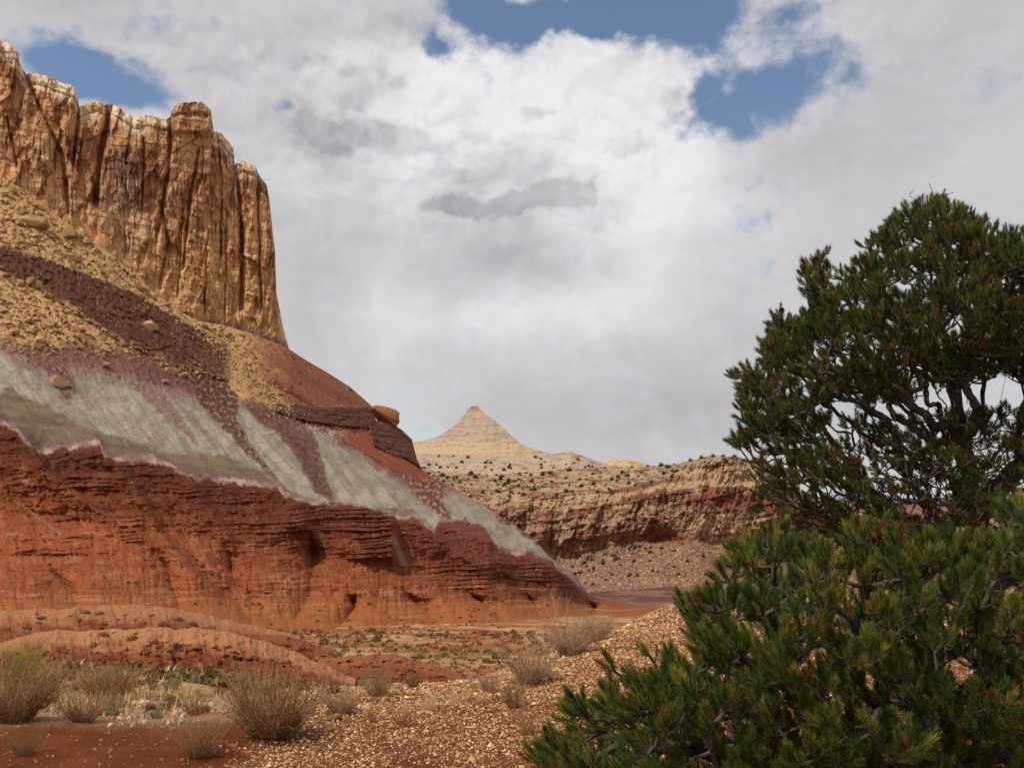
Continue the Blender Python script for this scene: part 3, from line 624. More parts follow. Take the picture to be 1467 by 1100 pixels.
def cliff_disp(PX, PY, D, T):
    k = D / F; wx = 3 * fbm(PX / 18, PY / 30, 3, 120); cw = fbm(PX / 40, PY / 40, 2, 149); o = 0
    dc = np.full(PX.shape, 99.0)
    for pts, w, A in CRACKS:
        p = np.array(pts, float); xc = np.interp(PY, p[:, 1], p[:, 0]); m = sstep(p[0, 1] - 6, p[0, 1] + 3, PY) * sstep(p[-1, 1] + 16, p[-1, 1] - 6, PY)
        d = np.abs(PX + wx * .7 - xc); o = o + 1.5 * A * np.exp(-(d / (.8 * w)) ** 2) * m + .35 * A * np.exp(-(d / (w * 4)) ** 2) * m
        # left wall of each recess turns away, right wall faces left
    o = o - 9 * ridged((PX + 2 * wx) / 70, PY / 420, 2, 150)
    f1, f2, cid, c2, ox, oy = voro((PX + wx * 1.2 + .06 * PY) / 34, (PY + .5 * PX) / 120, 121)
    o = o - 17 * (cid - .5) + 16 * ox * (c2 - .4) + 5 * oy * (cid - .4)
    f1, f2, cid, c2, ox, oy = voro((PX + wx * 1.4 + .12 * PY) / 13, (PY + .3 * PX) / 60, 125)
    o = o - 3.6 * (cid - .5) * sstep(.3, .6, c2) + 4 * ox * (c2 - .45) + 3 * oy * (cid - .5)
    f1, f2, cid, c2, ox, oy = voro((PX + wx - .1 * PY) / 7, (PY - .4 * PX) / 18, 129)
    o = o - 1.2 * sstep(.5, 1, c2) * (cid - .5) + 1.0 * ox * (c2 - .5)
    q = fbm((PX + wx) / 14, (PY + .5 * PX) / 34, 3, 152); o = o - 3.0 * sstep(.02, .07, q) - 2.4 * sstep(.22, .26, q) - 2.2 * sstep(-.2, -.16, q)
    bed = gn((PY - .18 * PX + 3 * fbm(PX / 30, PY / 30, 3, 131)) / 9, PX / 260, 130)
    o = o - 1.0 * sstep(-.05, .15, bed) - 1.3 * fbm(PX / 7, PY / 9, 4, 132)
    # rounded cap rock, hoodoo block
    h = PY - c_top(PX); o = o + 9 * np.exp(-h / 9) + 5 * np.exp(-np.abs(h - 16) / 2.2)
    hd = sstep(244, 250, PX) * sstep(306, 300, PX) * sstep(192, 186, PY); o = o - 10 * hd * (1 - ((PX - 275) / 32) ** 2) 
    o = o + 5 * np.exp(-((PY - 166) / 2.5) ** 2) * sstep(244, 250, PX) * sstep(306, 300, PX)
    o = o + 60 * sstep(350, 416, PX) ** 2 * 0
    o = o + 8; o = o * (.25 + .75 * sstep(-16, 40, y_top(PX) - PY))
    return o * k
def cliff_color(PX, PY, D, T):
    wx = 3 * fbm(PX / 18, PY / 30, 3, 120); n = fbm(PX / 26, PY / 40, 5, 140); fn = fbm(PX / 4, PY / 5, 4, 141); v = fbm((PX + wx) / 3.2, PY / 60, 4, 142); b = gn((PY - .18 * PX) / 5 + n, PX / 160, 143)
    c = np.zeros(PX.shape + (3,)) + lin(202, 152, 106, 1.0)
    c = mixc(c, lin(214, 172, 124, 1.0), sstep(-.1, .4, n + .3 * fn)); c = mixc(c, lin(150, 92, 56, .9), .8 * sstep(.05, .3, fbm(PX / 20 + 4, PY / 50, 5, 144) + .25 * v))
    rz = np.exp(-((PX - 125) / 35) ** 2 - ((PY - 230) / 60) ** 2) + np.exp(-((PX - 215) / 30) ** 2 - ((PY - 250) / 50) ** 2) + .8 * np.exp(-((PX - 300) / 25) ** 2 - ((PY - 270) / 45) ** 2) + .8 * np.exp(-((PX - 275) / 25) ** 2 - ((PY - 165) / 22) ** 2) + .6 * np.exp(-((PX - 20) / 25) ** 2 - ((PY - 130) / 60) ** 2)
    c = mixc(c, lin(142, 84, 52, .9), np.clip(rz, 0, 1) * (.7 + .3 * v))
    c = mixc(c, lin(160, 118, 80, .9), .4 * sstep(.1, .4, b))
    # desert varnish and pale runs
    vz = np.exp(-((PX - 178) / 26) ** 2 - ((PY - 255) / 34) ** 2) * 1.2; c = mixc(c, lin(98, 74, 58, .9), np.clip(1.4 * vz, 0, 1) * sstep(-.45, .0, v + .2 * n))
    c = mixc(c, lin(84, 56, 42, .9), .75 * sstep(.16, .4, v + .5 * n) * sstep(130, 180, PY)); c = mixc(c, lin(120, 74, 48, .9), .8 * sstep(.12, .3, fbm((PX + wx) / 24, PY / 34, 3, 146) + .15 * v))
    wz = np.exp(-((PX - 178) / 32) ** 2 - ((PY - 322) / 46) ** 2) * 1.3; c = mixc(c, lin(214, 184, 152, .9), np.clip(wz, 0, 1) * sstep(.0, .25, v))
    yz = sstep(330, 420, PY + 30 * n); c = mixc(c, lin(200, 158, 100, .9), .55 * yz * sstep(-.3, .2, fn))
    h = PY - c_top(PX) + 8 * n + 4 * fn; c = mixc(c, lin(222, 200, 168, .95), .95 * sstep(34, 10, h) * sstep(.25, -.1, n) * (1 - .8 * sstep(240, 250, PX) * sstep(308, 300, PX)))
    c = mixc(c, lin(110, 72, 52, .9), .8 * sstep(.22, .45, fbm(PX / 12, PY / 6, 4, 145)) * sstep(60, 20, h))
    foot = sstep(14, 2, y_top(PX) - PY) * sstep(270, 300, PX); c = mixc(c, lin(120, 92, 84, .9), foot * .8)
    return c
xs_c = np.concatenate([np.arange(-120, 300, .8), np.arange(300, 414.2, .4)])
cliff = Loft('cliff', xs_c, [c_top, c_bot], [cD_top, cD_bot], [420], M_cliff, cliff_disp, cliff_color, back=[(3, .3), (9, 1.5), (25, 6), (60, 30), (140, 160)], smooth_rows=1,
             label='tan sandstone cliff with vertical buttresses above the red hillside', jitter=2.2)

# ------------------------------------------------------------------ low red mounds in front of the hillside
def mound(name, xs, top0, bot, D0, D1, label, pale, seed):
    top = lambda x: top0(x) + 5 * fbm(x / 34, x * 0 + seed, 3, seed + 9) + 1.5 * fbm(x / 7, x * 0 + seed, 3, seed + 8)
    def disp(PX, PY, D, T):
        k = D / F; h = (PY - top(PX)) / np.maximum(bot(PX) - top(PX), 1)
        rill = ridged((PX - 12 * h + 6 * fbm(PX / 40, PY / 30, 2, seed)) / 17, h * .5, 3, seed + 1)
        return -k * (30 * rill * sstep(.0, .3, h) * sstep(1.1, .5, h) + 60 * fbm(PX / 60, h * 1.5, 4, seed + 2, .6) + 20 * fbm(PX / 14, PY / 8, 3, seed + 6) + 3 * fbm(PX / 5, PY / 5, 3, seed + 3))
    def color(PX, PY, D, T):
        h = (PY - top(PX)) / np.maximum(bot(PX) - top(PX), 1); n = fbm(PX / 30, PY / 14, 5, seed + 4); fn = fbm(PX / 3, PY / 3, 3, seed + 5)
        c = np.zeros(PX.shape + (3,)) + lin(132, 70, 40, .85)
        c = mixc(c, lin(178, 124, 84, .85), pale * .9 * sstep(.6, .1, h + .4 * n)); c = mixc(c, lin(112, 57, 28, .85), .75 * sstep(-.15, .3, n + .3 * fn) * sstep(.25, .6, h)); c = mixc(c, lin(178, 142, 98, .8), .6 * sstep(.15, .4, fbm(PX / 14, PY / 5, 4, seed + 7)) * sstep(.5, .9, h))
        return mixc(c, lin(206, 168, 136, .85), .4 * sstep(.35, .6, fn) * sstep(.6, .2, h))
    return Loft(name, xs, [top, bot, lambda x: bot(x) + 40], [D1, D0, lambda x: D0(x) * .97], [110, 12], M_mound, disp, color, back=[(2, .1), (5, .6), (12, 4)], smooth_rows=1, label=label)
md = []
md.append(mound('red_mound', np.arange(-120, 430, 1.2), L([(-120,874),(0,876),(60,874),(140,869),(200,867),(250,872),(320,888),(430,912)]), L([(-120,925),(0,930),(200,925),(320,922),(430,930)]), L([(-120,66),(300,74),(430,84)]), L([(-120,92),(300,104),(430,112)]), 'flat topped orange bench at the hill foot', .8, 300))
md.append(mound('red_mound', np.arange(-20, 510, 1.0), L([(-20,930),(30,916),(60,908),(110,907),(170,905),(230,902),(300,905),(335,910),(400,930),(450,951),(510,978)]), L([(-20,962),(100,964),(200,970),(300,972),(400,978),(510,986)]), L([(-20,36),(510,44)]), L([(-20,47),(510,54)]), 'long red mound with pale rilled face above the grassy wash', 1.0, 320))
md.append(mound('red_mound', np.arange(352, 470, 1.0), L([(352,918),(380,912),(410,912),(440,922),(470,934)]), L([(352,936),(400,940),(470,942)]), L([(352,72),(470,76)]), L([(352,82),(470,86)]), 'small dark red knoll right of the long mound', .1, 340))
md.append(mound('red_mound', np.arange(455, 665, 1.0), L([(455,950),(500,944),(540,940),(580,944),(620,958),(665,972)]), L([(455,968),(540,974),(665,982)]), L([(455,58),(665,60)]), L([(455,68),(665,70)]), 'low red swell in the valley behind the shale slope', .3, 360))

# ------------------------------------------------------------------ far country
def far_loft(name, xs, lines, depths, rows, disp, color, label, **kw):
    return Loft(name, xs, lines, depths, rows, M_far, disp, color, label=label, **kw)
# stepped pyramid peak
pk_top = L([(560,668),(585,645),(594,633),(612,630),(628,625),(640,617),(656,606),(664,595),(669,587),(675,582),(684,581),(688,587),(693,591),(703,598),(714,606),(724,616),(734,625),(746,636),(765,643),(790,650),(815,668)])
def pk_disp(PX, PY, D, T):
    k = D / F; st = gn((PY + .04 * (PX - 680) + 3.5 * fbm(PX / 24, PY / 12, 3, 401)) / 4.2, PX / 60, 400)
    return k * (((PX - 680) / 60) ** 2 * 14 - 1.5 * sstep(-.1, .15, st) - 1.8 * fbm(PX / 6, PY / 4, 4, 402) - 3 * fbm(PX / 16, PY / 40, 3, 403))
def pk_color(PX, PY, D, T):
    n = fbm(PX / 9, PY / 4, 5, 404); st = gn((PY + .05 * (PX - 680)) / 3.4 + 1.3 * n, PX / 50, 405)
    c = np.zeros(PX.shape + (3,)) + lin(188, 166, 142, .85); c = mixc(c, lin(156, 132, 116, .85), .55 * sstep(.0, .5, st)); c = mixc(c, lin(200, 174, 138, .85), sstep(626, 640, PY + 6 * n) * .8)
    c = mixc(c, lin(150, 120, 100, .85), .7 * sstep(592, 585, PY + 3 * n)); return mixc(c, lin(130, 118, 90, .85), .5 * sstep(.25, .5, n))
peak = far_loft('pyramid_peak', np.arange(560, 815, .7), [pk_top, lambda x: 0 * x + 690], [lambda x: 0 * x + 3150, lambda x: 0 * x + 2700], [110], pk_disp, pk_color, 'pale stepped pyramid peak on the skyline', back=[(60, 10), (200, 120), (500, 380)], smooth_rows=1, dlines=([lambda x: 0 * x + 575, lambda x: 0 * x + 640, lambda x: 0 * x + 690], [lambda x: 0 * x + 3150, lambda x: 0 * x + 2900, lambda x: 0 * x + 2650]))
# rounded slickrock shoulders
def dome(name, xs, top, bot, D0, D1, label, seed, shade):
    def disp(PX, PY, D, T): return D / F * (-4 * fbm(PX / 18, PY / 8, 4, seed) - 1.6 * sstep(0, .2, gn((PY - .1 * PX) / 4, PX / 80, seed + 1)))
    def color(PX, PY, D, T):
        n = fbm(PX / 12, PY / 5, 5, seed + 2); c = np.zeros(PX.shape + (3,)) + lin(*shade, .85)
        c = mixc(c, lin(166, 130, 100, .85), .7 * sstep(.0, .4, n)); return mixc(c, lin(138, 84, 62, .85), .7 * sstep(.18, .42, fbm(PX / 20, PY / 4, 4, seed + 3)))
    return far_loft(name, xs, [top, bot], [lambda x: 0 * x + D1, lambda x: 0 * x + D0], [70], disp, color, label, back=[(40, 5), (200, 90), (500, 300)], smooth_rows=1)
dome_far = dome('slickrock_dome', np.arange(845, 955, .8), L([(845,672),(867,661),(881,658),(901,658),(918,662),(932,668),(955,676)]), lambda x: 0 * x + 690, 2500, 2800, 'smooth tan dome on the skyline beyond the wooded shoulder', 410, (206, 176, 134))
dome_mid = dome('slickrock_dome', np.arange(560, 935, .8), L([(560,660),(594,650),(650,651),(700,652),(760,653),(789,650),(802,649),(816,646),(833,652),(850,659),(870,665),(891,670),(935,684)]), lambda x: 0 * x + 712, 1900, 2250, 'pale slickrock shoulder with dark trees below the pyramid peak', 420, (186, 166, 142))
# main canyon wall
w_top = L([(560,672),(594,668),(620,674),(650,678),(700,680),(760,676),(820,672),(870,669),(932,668),(972,664),(993,659),(1020,652),(1060,655),(1092,664),(1108,680),(1130,690),(1160,712),(1230,740),(1300,790)])
w_c1 = L([(560,690),(628,690),(660,700),(697,711),(740,712),(789,708),(840,704),(891,699),(930,692),(959,685),(985,672),(1010,662),(1050,660),(1100,674),(1130,694),(1160,718),(1230,748),(1300,800)])
w_c2 = L([(560,715),(628,716),(697,732),(740,738),(761,742),(789,738),(840,734),(891,731),(911,715),(952,705),(1027,702),(1090,705),(1140,722),(1160,745),(1230,765),(1300,808)])
w_c3 = L([(560,760),(640,770),(697,785),(785,800),(809,803),(836,796),(874,785),(918,778),(983,776),(1050,786),(1130,796),(1300,822)])
w_c4 = L([(560,850),(840,849),(891,847),(952,842),(1050,850),(1300,868)])
wD = [L([(560,1750),(870,1650),(1020,1480),(1200,1400)]), L([(560,1500),(870,1350),(1020,1300),(1200,1330)]), L([(560,1440),(870,1290),(960,1230),(1200,1290)]), L([(560,1400),(870,1250),(1000,1170),(1200,1260)]), L([(560,1000),(870,960),(1200,960)])]
def wall_disp(PX, PY, D, T):
    k = D / F; wx = 4 * fbm(PX / 20, PY / 20, 3, 430)
    top = sstep(0, -.1, T - 1); cl = sstep(.95, 1.05, T) * sstep(3.02, 2.45, T); tl = sstep(2.95, 3.05, T)
    f1, f2, cid, c2, ox, oy = voro((PX + wx) / 20, PY / 60, 431)
    o = cl * (-5 * (cid - .5) + 12 * ox * (c2 - .5) - 9 * ridged((PX + wx + .2 * PY) / 15, PY / 90, 3, 432))
    q = fbm((PX + wx) / 10, (PY + .4 * PX) / 14, 3, 433); o = o - cl * (3 * sstep(.02, .07, q) + 2.4 * sstep(.22, .26, q) + 2 * sstep(-.2, -.16, q))
    o = o - cl * 2 * ridged((PX + .4 * PY) / 5, PY / 10, 3, 434)
    o = o - cl * 4 * sstep(0, .2, gn((PY + .16 * PX + wx) / 9, PX / 120, 440)) - cl * 34 * ridged((PX + .35 * PY) / 55, PY / 150, 2, 441)
    o = o - tl * (8 * ridged((PX - .2 * PY) / 34, PY / 90, 2, 442)) - top * 6 * fbm(PX / 24, PY / 8, 4, 443)
    f1, f2, cid, c2, ox, oy = voro(PX / 4, PY / 3, 444)
    o = o - (tl + top * .7) * 3.4 * sstep(.5, 1, cid) * sstep(.6, .2, f1) - 2.6 * fbm(PX / 4, PY / 4, 4, 445) - 5 * (1 - tl) * fbm(PX / 12, PY / 8, 4, 448, .6)
    return o * k * sstep(-.01, .08, T)
def wall_color(PX, PY, D, T):
    n = fbm(PX / 16, PY / 10, 5, 450) + .9 * (ridged((PX + .35 * PY) / 55, PY / 150, 2, 441) - .4) + .7 * fbm(PX / 7, PY / 9, 3, 446); fn = fbm(PX / 3.2, PY / 3.2, 4, 451); v = fbm((PX + .3 * PY) / 3, PY / 26, 4, 452); Tw = T + .10 * n
    c = np.zeros(PX.shape + (3,)) + lin(178, 150, 116, .85); c = mixc(c, lin(138, 84, 58, .85), sstep(.05, .3, fbm(PX / 30, PY / 5, 4, 453))); c = mixc(c, lin(98, 88, 60, .85), .5 * sstep(.1, .4, fbm(PX / 8, PY / 4, 4, 454)))
    cap = sstep(.95, 1.02, Tw); cc = mixc(np.zeros(c.shape) + lin(184, 152, 116, .85), lin(136, 88, 66, .85), sstep(-.12, .3, gn((PY + .16 * (PX - 800)) / 10 + .6 * n, PX / 110, 455) + .3 * n))
    rt = sstep(960, 1000, PX + 20 * n); cc = mixc(cc, lin(200, 172, 130, .85), rt * .7 * sstep(.3, -.2, v)); c = mixc(c, cc, cap)
    band = sstep(1.80, 1.9, Tw) * sstep(2.12, 2.02, Tw); c = mixc(c, lin(126, 74, 56, .85), band * .85 * sstep(-.3, .15, fbm(PX / 18, PY / 8, 4, 447)))
    cl = sstep(2.0, 2.1, Tw); lc = mixc(np.zeros(c.shape) + lin(176, 146, 114, .85), lin(142, 102, 80, .85), sstep(-.05, .35, n + .3 * v)); lc = mixc(lc, lin(112, 68, 54, .85), .85 * sstep(.05, .35, v) * sstep(.4, -.1, n))
    lc = mixc(lc, lin(132, 72, 54, .85), .8 * rt * sstep(2.4, 2.25, Tw)); lc = mixc(lc, lin(206, 178, 134, .85), .8 * rt * sstep(2.35, 2.5, Tw) * sstep(.2, -.2, v)); c = mixc(c, lc, cl)
    rb = np.exp(-((PX - 955) / 40) ** 2 - ((PY - 771) / 8) ** 2); c = mixc(c, lin(118, 58, 46, .85), np.clip(1.3 * rb, 0, 1))
    tl = sstep(2.96, 3.06, Tw); t_ = mixc(np.zeros(c.shape) + lin(146, 108, 84, .85), lin(134, 94, 80, .85), sstep(-.2, .3, n)); t_ = mixc(t_, lin(196, 164, 124, .85), sstep(.1, .35, fn + .3 * fbm(PX / 14, PY / 8, 4, 449)) * .8); t_ = mixc(t_, lin(110, 96, 66, .85), .5 * sstep(.2, .4, fbm(PX / 5, PY / 5, 4, 456)))
    c = mixc(c, t_, tl)
    mot = fbm(PX / 7, PY / 6, 4, 457); c = c * (1.0 - .2 * sstep(0, .4, mot) + .1 * sstep(0, -.4, mot))[..., None]
    c = mixc(c, lin(84, 74, 56, .8), .55 * sstep(.16, .36, fbm((PX + .5 * PY) / 11, (PY - .1 * PX) / 6, 4, 458)) * sstep(1.2, .9, Tw))
    return mixc(c, lin(120, 74, 62, .85), .7 * sstep(.1, .35, fbm((PX + .6 * PY) / 9, PY / 13, 4, 459)) * cl * (1 - tl))
wall = far_loft('canyon_wall', np.arange(560, 1300, .8), [w_top, w_c1, w_c2, w_c3, w_c4], wD, [70, 50, 90, 90], wall_disp, wall_color, 'far red and cream canyon wall with talus below', back=[(60, 5), (200, 60), (400, 250)], smooth_rows=5, smooth_cols=5)
# purple bench below the talus
def pb_color(PX, PY, D, T):
    n = fbm(PX / 20, PY / 5, 4, 460); c = np.zeros(PX.shape + (3,)) + lin(106, 66, 62, .85); c = mixc(c, lin(136, 96, 82, .85), sstep(-.1, .3, gn(PY / 3 + n, PX / 80, 461))); return mixc(c, lin(150, 84, 56, .85), sstep(.7, 1, T))
bench = far_loft('purple_bench', np.arange(800, 1300, 1), [L([(800,856),(845,848),(900,845),(960,840),(1050,846),(1300,860)]), L([(800,885),(1300,900)])], [lambda x: 0 * x + 900, lambda x: 0 * x + 700], [40],
         lambda PX, PY, D, T: D / F * (-4 * fbm(PX / 14, PY / 6, 4, 462) - 3 * sstep(0, .2, gn(PY / 3, PX / 60, 463))), pb_color, 'purple brown bench between talus and red slope', back=[(30, 3), (80, 30)], smooth_rows=1)
def pl_color(PX, PY, D, T):
    n = fbm(PX / 24, PY / 4, 4, 470); c = np.zeros(PX.shape + (3,)) + lin(84, 86, 80, .8); c = mixc(c, lin(140, 98, 80, .85), sstep(722, 728, PY + 4 * n)); return mixc(c, lin(178, 140, 108, .85), sstep(-.05, .25, gn(PY / 5 + n, PX / 80, 471)) * sstep(730, 740, PY))
plateau = far_loft('plateau', np.arange(1080, 2100, 2), [L([(1080,720),(1200,716),(1300,713),(1467,716),(2100,714)]), lambda x: 0 * x + 800], [lambda x: 0 * x + 5200, lambda x: 0 * x + 3600], [60],
         lambda PX, PY, D, T: D / F * (-4 * fbm(PX / 20, PY / 10, 4, 472) - 5 * ridged(PX / 30, PY / 60, 2, 473) * sstep(.1, .3, T)), pl_color, 'wooded plateau far behind the pines', back=[(200, 10), (800, 20), (3000, 400)], smooth_rows=1)

# ------------------------------------------------------------------ rocks
M_rock_tan = mat_plain('tan_boulder', lin(204, 166, 116, .85), lin(150, 104, 70, .85), .6, .9, .15)
M_rock_near = mat_plain('weathered_stone', lin(190, 146, 106, .8), lin(138, 88, 60, .8), 9, .9, .02)
def rock_mesh(name, mat, seed, sx=1, sy=.8, sz=.65, n=16, sub=1):
    r = random.Random(seed); bm = bmesh.new()
    for i in range(n):
        v = Vector((r.gauss(0, 1), r.gauss(0, 1), r.gauss(0, 1))).normalized()
        v = Vector((math.copysign(abs(v.x) ** .7, v.x) * sx, math.copysign(abs(v.y) ** .7, v.y) * sy, math.copysign(abs(v.z) ** .7, v.z) * sz)) * r.uniform(.42, .56)
        bm.verts.new(v)
    res = bmesh.ops.convex_hull(bm, input=bm.verts[:])
    bmesh.ops.delete(bm, geom=[g for g in set(res['geom_interior']) | set(res['geom_unused']) if isinstance(g, bmesh.types.BMVert)], context='VERTS')
    bmesh.ops.bevel(bm, geom=bm.edges[:], offset=.03, segments=1, affect='EDGES')
    if sub:
        bmesh.ops.triangulate(bm, faces=bm.faces[:]); bmesh.ops.subdivide_edges(bm, edges=bm.edges[:], cuts=1, use_grid_fill=True)
        for v in bm.verts: v.co += Vector((r.gauss(0, .008), r.gauss(0, .008), r.gauss(0, .008)))
    me = bpy.data.meshes.new(name); bm.to_mesh(me); bm.free(); me.materials.append(mat); return me
BOULD = [rock_mesh('boulder', M_rock_tan, 10 + i, 1, random.uniform(.6, .95), random.uniform(.5, .8)) for i in range(7)]
def place_rock(meshes, name, P, size, rng, sink=.2):
    o = link(name, meshes[rng.randrange(len(meshes))], loc=P + np.array([0, 0, size * (.3 - sink)]))
    o.scale = (size * rng.uniform(.8, 1.2), size * rng.uniform(.8, 1.1), size * rng.uniform(.75, 1.05)); o.rotation_euler = (rng.uniform(-.5, .5), rng.uniform(-.5, .5), rng.uniform(0, 6.28)); return o
rg = random.Random(3)
def talus_ok(x, y):
    yt, bt, bb, pt = y_top(x), b_top(x), b_bot(x), p_top(x)
    if x < 330: return (yt + 4 < y < bt + 4) or (bb - 4 < y < pt + 12)
    return False
named = [(47,322,40,'big tan boulder with a flat slanted face high on the left talus'),(100,338,28,'squarish tan boulder at the cliff foot below the second buttress'),(85,553,34,'tan block stuck on the crest of the left grey ridge'),(151,524,17,'pale block on purple shale right of the left grey ridge'),
         (236,549,13,'pale rounded block alone on the upper grey slope'),(215,470,26,'reddish slab boulder tilted on the dark red ledge'),(58,490,15,'tan boulder just above the purple shale at the far left'),(203,417,24,'long pale block fallen against the cliff foot')]
for x, y, px_, lab in named:
    P = hill.at(x, y); o = place_rock(BOULD, 'boulder', P, px_ * P[1] / F * 1.05, rg); tag(o, lab, 'boulder')
n = 0
while n < 230:
    x = rg.uniform(-5, 330); y = rg.uniform(255, 540)
    if not talus_ok(x, y): continue
    P = hill.at(x, y); s_ = rg.uniform(4, 9) * (1 + 2.2 * rg.random() ** 3); 
    o = place_rock(BOULD, 'boulder', P, s_ * P[1] / F, rg)
    tag(o, 'small angular tan boulder lying among others on the talus below the cliff', 'boulder', 'boulders on the talus below the cliff'); n += 1
n = 0
while n < 40:
    y = rg.uniform(475, 590); x = 300 + (y - 480) * .98 + rg.gauss(0, 14)
    if y < y_top(x) + 5: continue
    P = hill.at(x, y); o = place_rock(BOULD, 'boulder', P, rg.uniform(3, 7) * P[1] / F, rg)
    tag(o, 'small pale boulder in the debris chute below the right end of the cliff', 'boulder', 'boulders in the debris chute'); n += 1
# leaning rock on the brown skyline ledge
lr = link('boulder', rock_mesh('perched_rock', mat_plain('red_rock', lin(178, 118, 80, .85), lin(130, 80, 56, .85), .5, .9, .2), 71, 1, .7, .75), loc=at(551, 597, 493)); lr.scale = (21, 13, 16); lr.rotation_euler = (.1, .15, .2)
tag(lr, 'red brown rock perched on the skyline ledge end', 'boulder')
# loose chips as one mass
def chips(name, P, size, N_up, col, mat, rng, flat=.35, tilt=.35):
    n = len(P); k = 6
    ang = np.arange(k) * 2 * math.pi / k + rng.uniform(0, 6.28, (n, 1)); r = rng.uniform(.45, 1.15, (n, k)) * size[:, None] * .5
    el = rng.uniform(.38, .95, n)[:, None]; x = np.cos(ang) * r; y = np.sin(ang) * r * el; h = (size * flat * rng.uniform(.4, 1.2, n))[:, None]
    top = np.stack([x * .86, y * .86, np.broadcast_to(h, x.shape) * rng.uniform(.75, 1.1, x.shape)], -1); bot = np.stack([x, y, -h * .6 + 0 * x], -1)
    V = np.concatenate([top, bot], 1)
    a = rng.normal(0, tilt, n); b = rng.normal(0, tilt, n); t = rng.uniform(0, 6.28, n)
    def rot(V, ang, i, j):
        c, s = np.cos(ang)[:, None], np.sin(ang)[:, None]; W = V.copy(); W[..., i] = c * V[..., i] - s * V[..., j]; W[..., j] = s * V[..., i] + c * V[..., j]; return W
    V = rot(rot(rot(V, t, 0, 1), a, 1, 2), b, 0, 2)
    V = V + P[:, None]
    tri = [[0, 1, 2], [0, 2, 3], [0, 3, 4], [0, 4, 5]]; quad = [[6 + i, 6 + (i + 1) % 6, (i + 1) % 6, i] for i in range(6)]
    base = (np.arange(n) * 12)[:, None, None]
    return mk_mesh(name, V.reshape(-1, 3), [(np.array(tri)[None] + base).reshape(-1, 3), (np.array(quad)[None] + base).reshape(-1, 4)], mat, False, {'albedo': np.repeat(col, 12, 0)})
# talus grit
g = np.random.default_rng(5); pts = []; 
gx = g.uniform(-20, 335, 9000); gyy = g.uniform(255, 545, 9000)
for x, y in zip(gx, gyy):
    if talus_ok(x, y): pts.append(hill.at(x, y))
for i in range(900):
    y = g.uniform(475, 600); x = 300 + (y - 480) * .98 + g.normal(0, 13)
    if y > y_top(x) + 4: pts.append(hill.at(x, y))
pts = np.array(pts); sz = (1.2 + 5.5 * g.random(len(pts)) ** 2.5) * pts[:, 1] / F
cl_ = lin(196, 158, 110, .85) * g.uniform(.45, 1.15, (len(pts), 1)); tag(link('talus_rubble', chips('talus_rubble', pts, sz, None, cl_, M_far, g, .6, .5)), 'small tan rubble covering the talus below the cliff', kind='stuff')
# shale gravel on the near slope
g = np.random.default_rng(6); n = 360000
Y = np.sqrt(g.uniform(4.4 ** 2, 18.5 ** 2, n)); U = g.uniform(-.36, .62, n); keep = g.random(n) < np.clip(9.0 / Y, .35, 1); Y, U = Y[keep], U[keep]; X = U * Y
Z = ground_z(X, Y); P = np.stack([X, Y, Z], -1); px, py = project(P)
side = px - (330 - (py - 1085) * 1.05) + 70 * fbm(X * 1.6, Y * 1.6, 5, 61) + 40 * fbm(X * .35, Y * .35, 5, 60)
bare = sstep(.12, .4, fbm(X * .8 + 5, Y * .8, 4, 66)) * sstep(1010, 1060, py)
keep = (side > g.normal(0, 22, len(X))) & (g.random(len(X)) > .75 * bare); P = P[keep]; Yk = P[:, 1]
sz = (.010 + .024 * g.random(len(P)) ** 2.2 + .05 * (g.random(len(P)) > .996) + .03 * (g.random(len(P)) > .985)) * (1 + .35 * sstep(8, 14, Yk))
pal = np.array([lin(204, 160, 112, .86), lin(180, 128, 84, .86), lin(144, 90, 56, .86), lin(228, 196, 152, .92), lin(116, 68, 44, .82), lin(194, 154, 116, .86)])
cl_ = pal[g.choice(6, len(P), p=[.26, .24, .14, .16, .10, .10])] * g.uniform(.65, 1.25, (len(P), 1))
tag(link('shale_gravel', chips('shale_gravel', P, sz, None, cl_, M_gravel, g, .26, .42)), 'flat tan and rust shale chips covering the near slope', kind='stuff')
# pale stones in the wash and scattered on the red dirt
n = 22000; Y = np.sqrt(g.uniform(7.3 ** 2, 22 ** 2, n)); U = g.uniform(-.62, -.12, n); X = U * Y; P = np.stack([X, Y, ground_z(X, Y)], -1); px, py = project(P)
m = fbm(X * .5, Y * .5, 4, 75) + .5 * np.exp(-((px - 210) / 60) ** 2 - ((py - 1012) / 16) ** 2); P = P[m > .14]
cl_ = np.array([lin(206, 186, 160, .8), lin(176, 140, 108, .8), lin(168, 144, 116, .8)])[g.choice(3, len(P))] * g.uniform(.8, 1.1, (len(P), 1))
n2 = 2600; Y2 = g.uniform(5, 9.5, n2); X2 = g.uniform(-.62, -.2, n2) * Y2; P2 = np.stack([X2, Y2, ground_z(X2, Y2)], -1)
cl_ = np.concatenate([cl_, lin(180, 130, 96, .8) * g.uniform(.6, 1.1, (n2, 1))]); P = np.concatenate([P, P2])
tag(link('wash_stones', chips('wash_stones', P, np.concatenate([.015 + .07 * g.random(len(P) - n2) ** 3, .005 + .03 * g.random(n2) ** 5]), None, cl_, M_gravel, g, .5, .3)), 'pale pebbles in the wash and on the red dirt', kind='stuff')
NEAR = [rock_mesh('stone', M_rock_near, 40 + i, 1, .8, .5, 18, 1) for i in range(4)]
